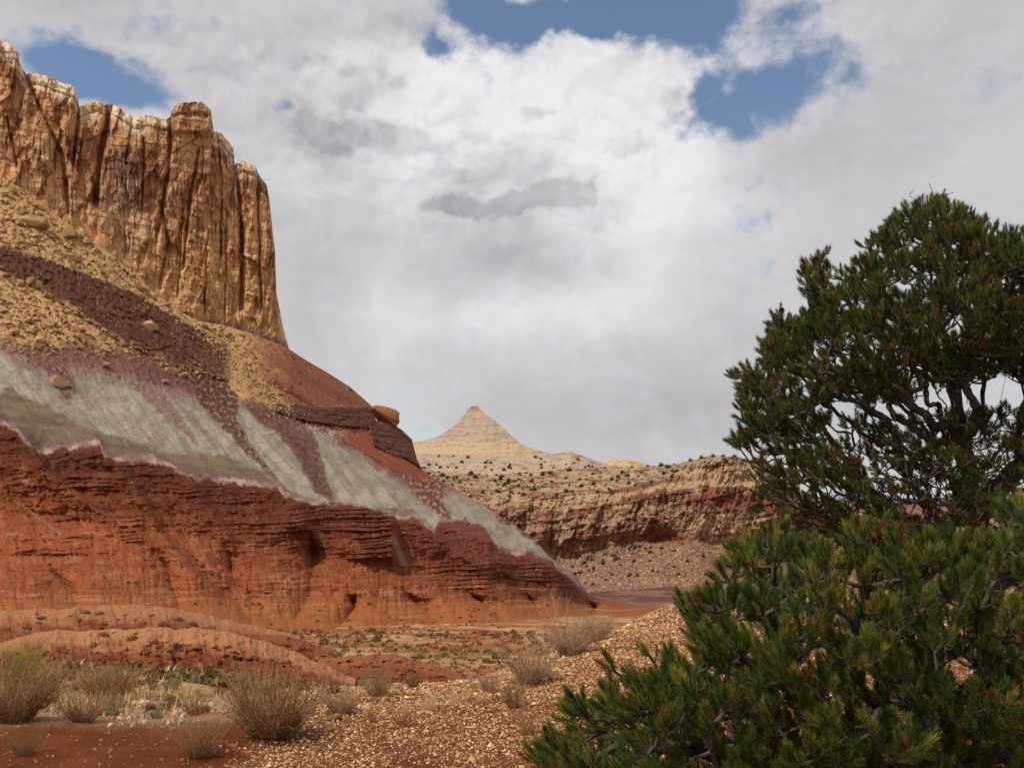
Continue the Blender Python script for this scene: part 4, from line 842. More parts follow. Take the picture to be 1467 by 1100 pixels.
for x, y, w, lab in [(676,972,34,'broad tan rock on the crest of the shale slope'),(468,1046,28,'rounded brown rock right of the big dry bush'),(476,1030,24,'pale flat rock just behind the rounded brown rock'),(334,1072,16,'pale angular stone at the left edge of the shale slope'),(708,1018,14,'rust stone below the broken dry bush'),
                     (570,1063,16,'dark red stone in the middle of the shale slope'),(455,1075,18,'flat tan stone below the big dry bush'),(620,1046,16,'flat grey tan stone on the shale slope under the grass tufts'),(224,1068,9,'small pale stone on the bare red dirt'),(176,1058,8,'smaller cream stone left on the bare red dirt'),(798,975,30,'low red brown rock beside the leaning dry bush')]:
    P = on_ground(x, y); o = place_rock(NEAR, 'stone', P, w * P[1] / F, rg, .22); tag(o, lab, 'rock')

# ------------------------------------------------------------------ dry shrubs and grass
M_stem = mat_plain('dry_stem', lin(192, 152, 106, .85), lin(140, 104, 68, .85), 30, .9)
M_stem_pale = mat_plain('pale_stem', lin(208, 176, 138, .85), lin(164, 126, 94, .85), 30, .9)
M_straw = mat_plain('straw', lin(232, 204, 146, .9), lin(192, 158, 106, .9), 20, .85, trans=.2)
M_herb = mat_plain('dead_herb', lin(192, 154, 112, .85), lin(150, 116, 82, .85), 8, .9, trans=.2)
M_sage = mat_plain('sage_leaf', lin(170, 162, 116, .85), lin(130, 120, 82, .85), 20, .85, trans=.2)
M_fresh = mat_plain('fresh_leaf', lin(176, 172, 84, .85), lin(134, 134, 62, .85), 20, .8, trans=.25)
M_scrub = mat_plain('scrub', lin(166, 130, 88, .85), lin(120, 90, 60, .85), 4, .9, trans=.2)
M_scrub_g = mat_plain('green_scrub', lin(146, 128, 78, .85), lin(110, 94, 56, .85), 4, .9, trans=.2)
def stems_mesh(name, mat, n, h, spread, seed, r0=.004, twigs=4, curve=.25, base=.08, up=1.0, tsp=.55):
    g = np.random.default_rng(seed); k = 6
    a = g.uniform(0, 2 * math.pi, n); s = np.sqrt(g.random(n)); d = np.stack([np.cos(a) * s * spread, np.sin(a) * s * spread, up * np.ones(n)], -1); d /= np.linalg.norm(d, axis=1, keepdims=True)
    ln = h * g.uniform(.5, 1.05, n) * (1 + .22 * np.sin(2 * a + seed) + .16 * np.sin(3 * a + 2.3 * seed)); b = np.stack([np.cos(a) * s * base, np.sin(a) * s * base, np.full(n, -.02)], -1)
    t = np.linspace(0, 1, k)[None, :, None]; bend = g.normal(0, curve, (n, 1, 3)) * ln[:, None, None]
    P = b[:, None] + d[:, None] * ln[:, None, None] * t + bend * t * t * .5 + np.cumsum(g.normal(0, .018, (n, k, 3)), 1) * ln[:, None, None] * (t > 0)
    P[..., 2] = np.maximum(P[..., 2], -.02)
    R = r0 * g.uniform(.5, 1.3, (n, 1)) * (1 - .7 * t[..., 0]); out = [tubes(P, R, 3)]
    if twigs:
        m = n * twigs; i = np.repeat(np.arange(n), twigs); j = g.integers(1, k - 1, m); p0 = P[i, j]; ax = P[i, j + 1] - P[i, j]; ax /= np.linalg.norm(ax, axis=1, keepdims=True) + 1e-9
        td = ax + g.normal(0, tsp, (m, 3)) + np.array([0, 0, .25]); td /= np.linalg.norm(td, axis=1, keepdims=True); tl = ln[i] * g.uniform(.12, .36, m)
        tt = np.linspace(0, 1, 4)[None, :, None]; Q = p0[:, None] + td[:, None] * tl[:, None, None] * tt + g.normal(0, .02, (m, 4, 3)) * tl[:, None, None] * tt + np.array([0, 0, .15]) * tl[:, None, None] * tt * tt
        out.append(tubes(Q, r0 * .55 * (1 - .7 * tt[..., 0]) * np.ones((m, 1)), 3))
        m2 = m; i2 = np.arange(m); p1 = Q[i2, 2]; td2 = td + g.normal(0, .5, (m, 3)); td2 /= np.linalg.norm(td2, axis=1, keepdims=True); l2 = tl * .5
        Q2 = p1[:, None] + td2[:, None] * l2[:, None, None] * np.linspace(0, 1, 3)[None, :, None]
        out.append(tubes(Q2, r0 * .4 * np.array([[1, .8, .3]]) * np.ones((m, 1)), 3))
    V = np.concatenate([o[0] for o in out]); off = 0; Fs = []
    for v, f in out: Fs.append(f + off); off += len(v)
    return mk_mesh(name, V, [np.concatenate(Fs)], mat)
def blades_mesh(name, mat, n, h, spread, seed, w=.006, droop=.5, base=.1):
    g = np.random.default_rng(seed); k = 4; a = g.uniform(0, 2 * math.pi, n); s = g.random(n) ** .7
    d = np.stack([np.cos(a) * s * spread, np.sin(a) * s * spread, np.ones(n)], -1); d /= np.linalg.norm(d, axis=1, keepdims=True); ln = h * g.uniform(.4, 1.05, n)
    a2 = g.uniform(0, 6.28, n); s2 = np.sqrt(g.random(n)) * base; b = np.stack([np.cos(a2) * s2, np.sin(a2) * s2, np.full(n, -.01)], -1); t = np.linspace(0, 1, k)[None, :, None]
    P = b[:, None] + d[:, None] * ln[:, None, None] * t + np.array([0, 0, -1.0]) * (droop * s * ln)[:, None, None] * t ** 2.5 * .5 + g.normal(0, .02, (n, k, 3)) * ln[:, None, None] * t
    wv = np.stack([-np.sin(a2), np.cos(a2), 0 * a2], -1)[:, None] * (w * (1 - .8 * t)) * g.uniform(.6, 1.3, (n, 1, 1))
    V = np.stack([P - wv, P + wv], 2); idx = np.arange(n * k * 2).reshape(n, k, 2)
    Q = np.stack([idx[:, :-1, 0], idx[:, :-1, 1], idx[:, 1:, 1], idx[:, 1:, 0]], -1).reshape(-1, 4)
    return mk_mesh(name, V.reshape(-1, 3), [Q], mat)
def put(name, me, px, py, label, cat, group=None, wpx=None, wm=1.0, rot=0, parent=None):
    P = on_ground(px, py); o = link(name, me, loc=P); k = wpx * P[1] / F / wm if wpx else 1; o.scale = (k, k, k); o.rotation_euler[2] = rot; tag(o, label, cat, group); return o
# large dry bushes (mesh built about 1 m wide)
def bush(n, seed, mat=M_stem, spread=1.0, tw=4, r0=.0060, h=.62, base=.12): return stems_mesh('dry_bush', mat, int(n * .8), h, spread, seed, r0, tw, .22, base, 1.0, .42)
for i, (x, y, w, n, mat, sp, lab) in enumerate([
    (388, 1056, 150, 330, M_stem, 1.0, 'large rounded dry brown bush at the edge of the shale slope'),
    (282, 1084, 82, 150, M_stem, .9, 'small sparse dry bush in front of the large rounded bush'),
    (22, 1032, 130, 330, M_stem, .9, 'wide dry brown bush at the left edge under the green plant'),
    (36, 1082, 56, 110, M_stem, .7, 'small upright dry bush on the red dirt at the bottom left'),
    (760, 980, 86, 190, M_stem_pale, .9, 'broken dry bush leaning on the upper shale slope'),
    (738, 1014, 62, 90, M_stem, .7, 'thin twiggy bush below the broken dry bush'),
    (815, 938, 86, 200, M_stem_pale, .9, 'pale twiggy bush near the crest of the shale slope'),
    (852, 920, 70, 130, M_stem_pale, .8, 'pale twiggy bush farthest up the crest of the shale slope'),
    (755, 1052, 56, 70, M_stem, .6, 'thin dead bush beside the front pine tips'),
    (541, 998, 64, 150, M_stem_pale, .8, 'upright pale bush on the left end of the shale crest'),
    (488, 1020, 66, 150, M_stem_pale, .9, 'pale loose bush just right of the large rounded bush'),
    (533, 1034, 26, 60, M_stem, .8, 'tiny dry bush on the middle of the shale slope'),
    (592, 985, 34, 110, M_scrub, .9, 'dark low shrub on the crest left of the tan rock'),
    (577, 1040, 44, 70, M_stem, .8, 'low grey brown twigs under the straw tufts'),
    (278, 1024, 50, 130, M_stem, .9, 'rounded grey brown bush behind the sparse bush'),
    (150, 1008, 92, 260, M_stem, 1.0, 'wide grey brown bush in the wash right of the left edge bush'),
    (120, 1034, 70, 180, M_stem, 1.2, 'low dark twiggy bush at the border of the red dirt'),
    (214, 1018, 24, 80, M_scrub, .9, 'small dark shrub among the pale wash stones'),
    (700, 990, 54, 90, M_stem_pale, .9, 'wispy pale bush right of the tan rock')]):
    put('dry_bush', bush(n, 500 + i, mat, sp), x, y, lab, 'bush', None, w, .95, i)
# straw tufts
for i, (x, y, w, n, lab) in enumerate([(612, 1016, 52, 260, 'straw coloured grass tuft left of centre on the shale slope'), (655, 1008, 46, 240, 'straw coloured grass tuft touching the right of its larger neighbour'), (690, 1004, 34, 160, 'small straw tuft below the tan rock'), (580, 1022, 30, 120, 'short straw tuft at the left of the tuft row'),
    (668, 1012, 22, 100, 'dark based straw tuft at the right of the tuft row'), (150, 985, 60, 420, 'tall golden grass clump in the wash'), (60, 975, 60, 360, 'golden grass clump behind the left bush'), (118, 978, 44, 300, 'pale grass clump left of the tall golden clump')]):
    put('grass_tuft', blades_mesh('grass_tuft', M_straw, n, .5, .9, 600 + i, .0032, .5, .26), x, y, lab, 'grass', None, w, .9, i)
# greener plants
gp = put('green_plant', stems_mesh('green_plant', M_fresh, 60, .9, .5, 640, .003, 6, .25, .12), 30, 985, 'yellow green leafy plant rising behind the left edge bush', 'plant', None, 66, .75)
lv = blades_mesh('leaves', M_fresh, 150, .85, .6, 641, .007, .15, .2); link('leaves', lv, gp)
for i, (x, y, w, mat, lab) in enumerate([(346, 984, 36, M_sage, 'silvery sage plant behind the large rounded bush'), (374, 990, 26, M_fresh, 'bright green plant right of the silvery sage'), (268, 975, 20, M_fresh, 'small yellow green plant in the middle of the wash')]):
    put('sage_plant', blades_mesh('sage_plant', mat, 420, .55, .8, 650 + i, .02, .2, .25), x, y, lab, 'plant', None, w, .85)
# scrub lumps: small shrubs with many leaf sized faces
def scrub_mesh(name, mat, n, seed, flat=.75):
    g = np.random.default_rng(seed); v = g.normal(0, 1, (n, 3)); v /= np.linalg.norm(v, axis=1, keepdims=True); v[:, 2] = np.abs(v[:, 2]); lob = 1 + .22 * np.sin(3 * np.arctan2(v[:, 1], v[:, 0]) + seed) + .12 * np.sin(5 * v[:, 2] * 3 + seed)
    P = v * (.5 * lob * g.uniform(.35, 1, n) ** .5)[:, None] * np.array([1, 1, flat * 1.3]); a = g.normal(0, 1, (n, 3)); a /= np.linalg.norm(a, axis=1, keepdims=True); a[:, 2] += .5; b = np.cross(a, g.normal(0, 1, (n, 3))); b /= np.linalg.norm(b, axis=1, keepdims=True)
    V = np.stack([P - b * .035, P + b * .035, P + a * .15], 1); return mk_mesh(name, V.reshape(-1, 3), [np.arange(3 * n).reshape(n, 3)], mat)
SCR = [scrub_mesh('scrub', M_scrub, 420, 700 + i) for i in range(3)] + [scrub_mesh('scrub', M_scrub_g, 420, 710 + i) for i in range(2)] + [scrub_mesh('scrub', M_sage, 380, 716, .6), scrub_mesh('scrub', M_sage, 380, 717, .7)]
def scatter(n, fn, meshes, name, label, cat, group, rng):
    for i in range(n):
        P, s_ = fn(); o = link(name, meshes[rng.randrange(len(meshes))], loc=P); o.scale = (s_, s_ * rng.uniform(.8, 1.2), s_ * rng.uniform(.7, 1.1)); o.rotation_euler[2] = rng.uniform(0, 6.28); tag(o, label, cat, group)
rs = random.Random(12)
def on_hill():
    while 1:
        x = rs.uniform(-5, 850); yr, yf = y_red_s(x), y_foot(x); y = yr + (yf - yr) * rs.random() ** .55
        cl2 = gn(np.array(x / 45.0), np.array(y / 30.0), 77)
        if cl2 < rs.uniform(-.35, .3) or y < y_red(x) + 22: continue
        P = hill.at(x, y); return P - np.array([0, 0, .2]), rs.uniform(3.5, 7.5) * P[1] / F
scatter(190, on_hill, SCR[:5], 'shrub', 'small dark round shrub dotted over the red hillside', 'shrub', 'shrubs dotted over the red hillside', rs)
def on_upper():
    while 1:
        x = rs.uniform(300, 560); y = y_top(x) + rs.random() ** 1.6 * 60 + 1
        if y > y_top(x) + 70: continue
        P = hill.at(x, y); return P - np.array([0, 0, .3]), rs.uniform(3, 6) * P[1] / F
scatter(34, on_upper, SCR[:2] + SCR[3:5], 'shrub', 'small dark shrub on the slope below the right end of the cliff', 'shrub', 'shrubs below the cliff end', rs)
P = cliff.at(361, 460); o = link('shrub', SCR[3], loc=P); o.scale = (4.6, 4.6, 4.6); tag(o, 'dark green shrub clinging to the base of the cliff near its right end', 'shrub')
def on_valley():
    while 1:
        x = rs.uniform(380, 900); y = rs.uniform(905, 978)
        if rs.random() < .25: x = rs.uniform(0, 420); y = rs.uniform(890, 970)
        P = on_ground(x, y, 24, 400)
        if P[1] < 26: continue
        return P, rs.uniform(5, 13) * P[1] / F
scatter(280, on_valley, SCR, 'desert_shrub', 'small olive or grey shrub on the pale valley floor', 'shrub', 'shrubs on the valley floor', rs)
for m_, x0, x1, yo, nn, lab in [(md[1], 60, 470, (4, 60), 16, 'small grey brown shrub on the long rilled mound'), (md[0], 0, 280, (2, 30), 14, 'dark shrub along the orange bench')]:
    for i in range(nn):
        x = rs.uniform(x0, x1); c_ = int(np.searchsorted(m_.xs, x)); y = m_.PY[0, c_] + rs.uniform(*yo); P = m_.at(x, y); s_ = rs.uniform(8, 17) * P[1] / F; o = link('shrub', SCR[rs.randrange(3)], loc=P - np.array([0, 0, .05])); o.scale = (s_, s_, s_ * .8); tag(o, lab, 'shrub', 'shrubs on the red mounds')
def in_wash():
    while 1:
        x = rs.uniform(-10, 480); y = rs.uniform(958, 1034) if rs.random() < .6 else rs.uniform(958, 990); P = on_ground(x, y, 7, 60)
        if P[1] > 50 or P[1] < 8 or (x > 300 and y > 1000): continue
        return P, rs.uniform(10, 24) * P[1] / F
scatter(120, in_wash, SCR[:3] + SCR[5:], 'wash_shrub', 'small shrub among the dry grass of the wash', 'shrub', 'shrubs among the wash grass', rs)
# dry grass carpet of wash and valley, one mass
g = np.random.default_rng(21); n = 70000; Y = np.exp(g.uniform(math.log(8.2), math.log(120), n)); U = g.uniform(-.62, .15, n); X = U * Y
m = fbm(X / 3, Y / 4, 4, 76) + .15 * g.normal(0, 1, n); px, py = project(np.stack([X, Y, ground_z(X, Y)], -1)); ok = (m > np.where(Y < 45, .2, .06)) & ((px < 470) | (Y > 40)); X, Y = X[ok], Y[ok]; n = len(X)
Pb = np.stack([X, Y, ground_z(X, Y)], -1); h = (.06 + .13 * g.random(n)) * (1 + Y / 80); a = g.uniform(0, 6.28, n); lean = np.stack([np.cos(a) * .5, np.sin(a) * .5, 0 * a + 1], -1) * h[:, None]; wv = np.stack([-np.sin(a), np.cos(a), 0 * a], -1) * (.007 * (1 + Y / 22))[:, None]
br_ = (fbm(X / 1.3, Y / 2.2, 3, 74) + .12 * g.normal(0, 1, n)) > 0
for nm_, sel, mt_, lb_ in (('dry_grass', ~br_, M_straw, 'dry straw grass covering the wash and valley floor'), ('dry_herbs', br_, M_herb, 'brown dead herbs mixed into the grass of the wash and valley')):
    q_ = np.stack([Pb - wv, Pb + wv, Pb + lean], 1)[sel]; tag(link(nm_, mk_mesh(nm_, q_.reshape(-1, 3), [np.arange(3 * len(q_)).reshape(-1, 3)], mt_)), lb_, kind='stuff')
g = np.random.default_rng(23); n = 6500; Y = np.exp(g.uniform(math.log(26), math.log(230), n)); U = g.uniform(-.60, .12, n); X = U * Y
ok = fbm(X / 9, Y / 14, 4, 78) + .2 * g.normal(0, 1, n) > -.02; X, Y = X[ok], Y[ok]; n = len(X); B = np.stack([X, Y, ground_z(X, Y)], -1); sz = .16 + .3 * g.random(n) ** 2 + Y / 500; m = 16
v = g.normal(0, 1, (n, m, 3)); v /= np.linalg.norm(v, axis=2, keepdims=True); v[..., 2] = np.abs(v[..., 2]); C0 = B[:, None] + v * sz[:, None, None] * g.uniform(.4, 1, (n, m, 1)) * np.array([1, 1, .7])
a = g.normal(0, 1, (n, m, 3)) * sz[:, None, None] * .22; b = g.normal(0, 1, (n, m, 3)) * sz[:, None, None] * .22
lc = np.array([lin(140, 116, 72, .85), lin(112, 96, 56, .85), lin(176, 148, 100, .85), lin(98, 76, 50, .85)])[g.choice(4, n)] * g.uniform(.75, 1.1, (n, 1))
tag(link('low_scrub', mk_mesh('low_scrub', np.stack([C0 - a, C0 + a, C0 + b], 2).reshape(-1, 3), [np.arange(3 * n * m).reshape(-1, 3)], M_gravel, False, {'albedo': np.repeat(lc, 3 * m, 0)})), 'low olive and straw scrub speckling the valley floor', kind='stuff')
# junipers on the far country
M_jun = mat_plain('juniper', lin(66, 72, 46, .75), lin(46, 54, 36, .75), .2, .95)
JUN = []
for i in range(3):
    me = scrub_mesh('crown', M_jun, 420, 740 + i, .95); JUN.append(me)
def jun(P, s_, label, group):
    o = link('juniper_tree', JUN[rs.randrange(3)], loc=P - np.array([0, 0, s_ * .15])); o.scale = (s_, s_, s_ * rs.uniform(.9, 1.3)); o.rotation_euler[2] = rs.uniform(0, 6.28); tag(o, label, 'tree', group)
for i in range(150):
    x = rs.uniform(600, 1110) if i % 3 else rs.gauss(760, 70); yt = w_top(x); yb = w_c1(x) + 3; y = yt + (yb - yt) * rs.random(); P = wall.at(x, y); jun(P, (3.5 + 5 * rs.random() ** 2) * P[1] / F, 'dark juniper on the slope above the canyon wall', 'junipers above the canyon wall')
for i in range(52):
    x = rs.uniform(600, 930); yt = L([(600,650),(789,650),(850,660),(930,684)])(x); y = yt + 1 + rs.random() ** .8 * 24; P = dome_mid.at(x, y); jun(P, rs.uniform(3, 6.5) * P[1] / F, 'dark juniper on the slickrock below the pyramid peak', 'junipers on the slickrock shoulder')
for i in range(85):
    x = rs.gauss(860, 60) if i < 60 else rs.uniform(800, 1060); y = w_c3(x) + rs.random() * 50 - 2 if i >= 40 else w_c3(x) + rs.uniform(-2, 26)
    if x < 790: continue
    P = wall.at(x, min(y, 840)); jun(P, rs.uniform(3, 7) * P[1] / F, 'dark juniper on the talus below the canyon wall', 'junipers on the far talus')
pts = []
for i in range(1500):
    x = rs.uniform(600, 1120); yt = w_top(x); yb = w_c1(x) + 4; y = yt + (yb - yt) * rs.random()
    if i % 4 == 0: x = rs.uniform(795, 1070); y = w_c3(x) + 55 * rs.random() ** 1.5
    if i % 5 == 1: x = rs.uniform(640, 1080); y = w_c1(x) + (w_c3(x) - w_c1(x)) * rs.random()
    if gn(np.array(x / 22.), np.array(y / 9.), 79) < rs.uniform(-.5, .35): continue
    pts.append(wall.at(x, min(y, 842)))
pts = np.array(pts); g = np.random.default_rng(24); n = len(pts); m = 26; sz = g.uniform(.8, 2.3, n) * pts[:, 1] / F; v = g.normal(0, 1, (n, m, 3)); v /= np.linalg.norm(v, axis=2, keepdims=True); C0 = pts[:, None] + v * sz[:, None, None] * np.array([1.2, 1, .9])
a = g.normal(0, 1, (n, m, 3)) * sz[:, None, None] * .3; b = g.normal(0, 1, (n, m, 3)) * sz[:, None, None] * .3
tag(link('far_junipers', mk_mesh('far_junipers', np.stack([C0 - a, C0 + a, C0 + b], 2).reshape(-1, 3), [np.arange(3 * n * m).reshape(-1, 3)], M_jun)), 'small dark junipers and brush speckling the canyon wall country', kind='stuff')
for i in range(45):
    x = rs.uniform(790, 1060); y = rs.uniform(790, 842); P = wall.at(x, y); o = place_rock(BOULD, 'boulder', P, rs.uniform(3, 7) * P[1] / F, rs); tag(o, 'pale boulder on the talus below the canyon wall', 'boulder', 'boulders on the far talus')

g = np.random.default_rng(25); pts = []
for i in range(4200):
    x = g.uniform(785, 1090); y = w_c3(x) + (w_c4(x) - w_c3(x)) * g.random() ** .9
    if gn(np.array(x / 26.), np.array(y / 12.), 73) > g.uniform(-.4, .3): pts.append(wall.at(x, min(y, 845)))
pts = np.array(pts); sz = (.9 + 3.2 * g.random(len(pts)) ** 3) * pts[:, 1] / F; cl_ = lin(206, 176, 134, .8) * g.uniform(.5, 1.1, (len(pts), 1))
tag(link('far_rubble', chips('far_rubble', pts, sz, None, cl_, M_far, g, .6, .5)), 'pale rubble on the talus below the far canyon wall', kind='stuff')

# ------------------------------------------------------------------ pinyon pines
M_bark = mat_plain('pine_bark', lin(104, 90, 80, .8), lin(58, 48, 42, .8), 25, .95, .004)
M_twig = mat_plain('dead_twig', lin(120, 106, 96, .8), lin(76, 64, 58, .8), 25, .95)
M_needle = mat_plain('pine_needles', (1, 1, 1), (.75, .75, .75), 12, .55, attr='albedo', trans=.22)
M_cone = mat_plain('cone_scales', lin(132, 84, 58, .8), lin(92, 56, 40, .8), 60, .9, .004)
def sample_crown(poly, n, D0, half, g, soft=90, front=1.0, inset=9, gap=(-.62, .18)):
    p = np.array(poly); out = []
    while len(out) < n:
        x = g.uniform(p[:, 0].min(), p[:, 0].max(), n); y = g.uniform(p[:, 1].min(), p[:, 1].max(), n); i, d = in_poly(x, y, poly); i = i & (d > inset) & (gn(x / 52, y / 44, 801) + .5 * gn(x / 21, y / 19, 802) > g.uniform(gap[0], gap[1], n))
        for a, b, c in zip(x[i], y[i], d[i]):
            t = half * math.sqrt(min(c / soft, 1)); z = g.uniform(-1, 1); z = math.copysign(abs(z) ** .6, z); out.append((a, b, D0 + t * z * (front if z < 0 else 1)))
    return np.array(out[:n])
def grow(trunk, pts, bf=.35):
    """connect points to a balanced spanning tree; returns node positions and parents (trunk first)"""
    T = np.array(trunk); P = np.concatenate([T, pts]); n0 = len(T); par = np.full(len(P), -1); plen = np.zeros(len(P))
    return P, par, plen, n0
def build_tree(trunk_chains, pts, bf=.35):
    P = []; par = []; pl = []
    for ch, attach in trunk_chains:
        prev = attach
        for k, c in enumerate(ch):
            P.append(np.array(c)); par.append(prev if (k or attach is not None) else -1); j = par[-1]; pl.append(0 if j == -1 else pl[j] + np.linalg.norm(P[-1] - P[j])); prev = len(P) - 1
    n0 = len(P); A = np.concatenate([np.array(P), pts]); N_ = len(A); par = np.concatenate([par, np.full(len(pts), -1)]).astype(int); L_ = np.concatenate([pl, np.zeros(len(pts))])
    todo = np.arange(n0, N_); best = np.full(N_, 1e9); bi = np.zeros(N_, int)
    def relax(i):
        d = np.linalg.norm(A[todo] - A[i], axis=1); c = d + bf * (L_[i]); m = c < best[todo]; best[todo[m]] = c[m]; bi[todo[m]] = i
    for i in range(n0): relax(i)
    while len(todo):
        j = todo[np.argmin(best[todo])]; par[j] = bi[j]; L_[j] = L_[bi[j]] + np.linalg.norm(A[j] - A[bi[j]]); todo = todo[todo != j]
        if len(todo): relax(j)
    return A, par, n0
def wood(name, A, par, mat, g, r_tip, p=2.55, wig=.065, rmax=.2, parent=None):
    n = len(A); kids = np.zeros(n, int); area = np.zeros(n); order = []; ch = [[] for _ in range(n)]
    for i in range(n):
        if par[i] >= 0: ch[par[i]].append(i)
    st = [i for i in range(n) if par[i] < 0]
    while st:
        i = st.pop(); order.append(i); st += ch[i]
    for i in order[::-1]:
        a = area[i] if area[i] > 0 else r_tip ** p; area[i] = a
        if par[i] >= 0: area[par[i]] += a
    r = np.minimum(area ** (1 / p), rmax)
    e = np.array([i for i in range(n) if par[i] >= 0]); a = A[par[e]]; b = A[e]; gp = np.where(par[par[e]] >= 0, par[par[e]], par[e]); ln = np.linalg.norm(b - a, axis=1, keepdims=True)
    t0 = (a - A[gp]); t0 = t0 / (np.linalg.norm(t0, axis=1, keepdims=True) + 1e-6) * ln * .5 + (b - a) * .5; t1 = (b - a)
    t = np.linspace(0, 1, 6)[None, :, None]; h = lambda q: q[:, None]
    Q = (2*t**3-3*t**2+1)*h(a) + (t**3-2*t**2+t)*h(t0) + (-2*t**3+3*t**2)*h(b) + (t**3-t**2)*h(t1)
    Q = Q + g.normal(0, 1, Q.shape) * (wig * ln)[:, None] * (np.sin(math.pi * t)) * .5
    ra = np.minimum(r[par[e]], r[e] * 1.6); R = (ra[:, None] * (1 - t[..., 0]) + r[e][:, None] * t[..., 0]) * (1 + .08 * g.normal(0, 1, Q.shape[:2]))
    big = r[e] > .012; out = []; off = 0; Vs = []; Fs = []
    for m_, s_ in ((big, 8), (~big, 4)):
        if m_.any():
            v, f = tubes(Q[m_], R[m_], s_); Vs.append(v); Fs.append(f + off); off += len(v)
    o = link(name, mk_mesh(name, np.concatenate(Vs), [np.concatenate(Fs)], mat, True), parent); return o, ch, r
def needles(name, tips, dirs, mat, g, L_shoot, L_need, n_per, width, parent, dead=.03, tint=1.0):
    n = len(tips); N_ = n * n_per; i = np.repeat(np.arange(n), n_per); d = dirs[i]
    s = g.random(N_) ** .75; ref = g.normal(0, 1, (N_, 3)); side = ref - (ref * d).sum(1, keepdims=True) * d; side /= np.linalg.norm(side, axis=1, keepdims=True) + 1e-9
    ang = np.radians(g.normal(52, 13, N_) - 34 * s ** 1.5); nd = d * np.cos(ang)[:, None] + side * np.sin(ang)[:, None]
    b = tips[i] + d * ((s - 1) * L_shoot * g.uniform(.8, 1.15, n)[i])[:, None]; ln = (L_need * g.uniform(.7, 1.1, N_) * g.uniform(.62, 1.2, n)[i])[:, None]
    up = np.array([0, 0, .12]); m = b + nd * ln * .55; e = b + nd * ln + up * ln + d * ln * .18
    w = np.cross(nd, g.normal(0, 1, (N_, 3))); w /= np.linalg.norm(w, axis=1, keepdims=True) + 1e-9; w *= width * .5
    V = np.stack([b - w * .7, b + w * .7, m + w, m - w, e], 1); base = (np.arange(N_) * 5)[:, None]
    c0 = np.array([lin(70, 85, 32), lin(92, 98, 36), lin(116, 110, 42), lin(58, 74, 34)])[g.choice(4, n, p=[.34, .32, .18, .16])] * g.uniform(.6, 1.35, (n, 1)) * tint
    dd = g.random(n) < dead; c0[dd] = lin(150, 92, 48) * g.uniform(.6, 1, (dd.sum(), 1))
    c = c0[i] * g.uniform(.75, 1.25, (N_, 1)); old = (s < .22) & (g.random(N_) < .25); c[old] = lin(138, 104, 52)
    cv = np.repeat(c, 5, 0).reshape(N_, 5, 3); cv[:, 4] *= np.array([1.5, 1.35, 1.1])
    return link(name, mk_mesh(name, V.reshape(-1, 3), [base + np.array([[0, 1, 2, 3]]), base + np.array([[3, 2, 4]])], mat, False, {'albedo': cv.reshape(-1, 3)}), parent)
def pine(label, base, chains, crowns, bare, centre, g, n_sub, L_shoot, L_need, n_per, width, r_tip, cones=(), dead=.03, tint=1.0, sub_r=.085, rmax=.07):
    root = bpy.data.objects.new('pine_tree', None); C.objects.link(root); tag(root, label, 'tree')
    Pt = [at(c[:, 0], c[:, 1], c[:, 2]) for c in crowns]; tips = np.concatenate(Pt); nt = len(tips); extra = at(bare[:, 0], bare[:, 1], bare[:, 2]) if len(bare) else np.zeros((0, 3))
    ch = []
    idx = {}
    tot = 0
    for key, pts, att in chains:
        arr = [at(*q) for q in pts]; ch.append((arr, None if att is None else idx[att[0]] + att[1])); idx[key] = tot; tot += len(arr)
    A, par, n0 = build_tree(ch, np.concatenate([tips, extra]))
    # side shoots around every tip
    cen = at(*centre); td = tips - A[par[n0:n0 + nt]]; td /= np.linalg.norm(td, axis=1, keepdims=True) + 1e-9; out = tips - cen; out /= np.linalg.norm(out, axis=1, keepdims=True)
    base_dir = .55 * td + .45 * out + np.array([0, 0, .75]); base_dir /= np.linalg.norm(base_dir, axis=1, keepdims=True)
    i = np.repeat(np.arange(nt), n_sub); off = g.normal(0, 1, (len(i), 3)); off /= np.linalg.norm(off, axis=1, keepdims=True); sd = base_dir[i] + off * .62; sd /= np.linalg.norm(sd, axis=1, keepdims=True)
    sub = tips[i] + sd * (sub_r * g.uniform(.5, 1.25, len(i)))[:, None]
    A2 = np.concatenate([A, sub]); par2 = np.concatenate([par, n0 + i])
    w, chd, r = wood('trunk', A2, par2, M_bark, g, r_tip, parent=root, rmax=rmax)
    nd = sub - tips[i]; nd /= np.linalg.norm(nd, axis=1, keepdims=True); d2 = nd * .7 + base_dir[i] * .5; d2 /= np.linalg.norm(d2, axis=1, keepdims=True)
    needles('crown', sub + d2 * L_shoot * .35, d2, M_needle, g, L_shoot, L_need, n_per, width, root, dead, tint)
    # pine cones near chosen pixels
    for (cx, cy) in cones:
        qx, qy = project(tips); front = np.argmin(np.hypot(qx - cx, qy - cy) + 30 * (tips[:, 1] - tips[:, 1].min())); Pc = at(cx, cy, tips[front][1] - .05)
        nn = 90; k = np.arange(nn); th = k * 2.39996; zz = 1 - 2 * (k + .5) / nn; rr = np.sqrt(1 - zz * zz); v = np.stack([rr * np.cos(th), rr * np.sin(th), zz * 1.1], -1); tan = np.stack([-np.sin(th), np.cos(th), 0 * th], -1); R0 = .021
        V = np.stack([v * R0 * .6 - tan * .007, v * R0 * .6 + tan * .007, v * R0 * 1.1 + tan * .004 + np.array([0, 0, .004]), v * R0 * 1.1 - tan * .004 + np.array([0, 0, .004])], 1)
        link('pine_cone', mk_mesh('pine_cone', V.reshape(-1, 3) + Pc, [np.arange(4 * nn).reshape(nn, 4)], M_cone), root)
    return root
g = np.random.default_rng(31)
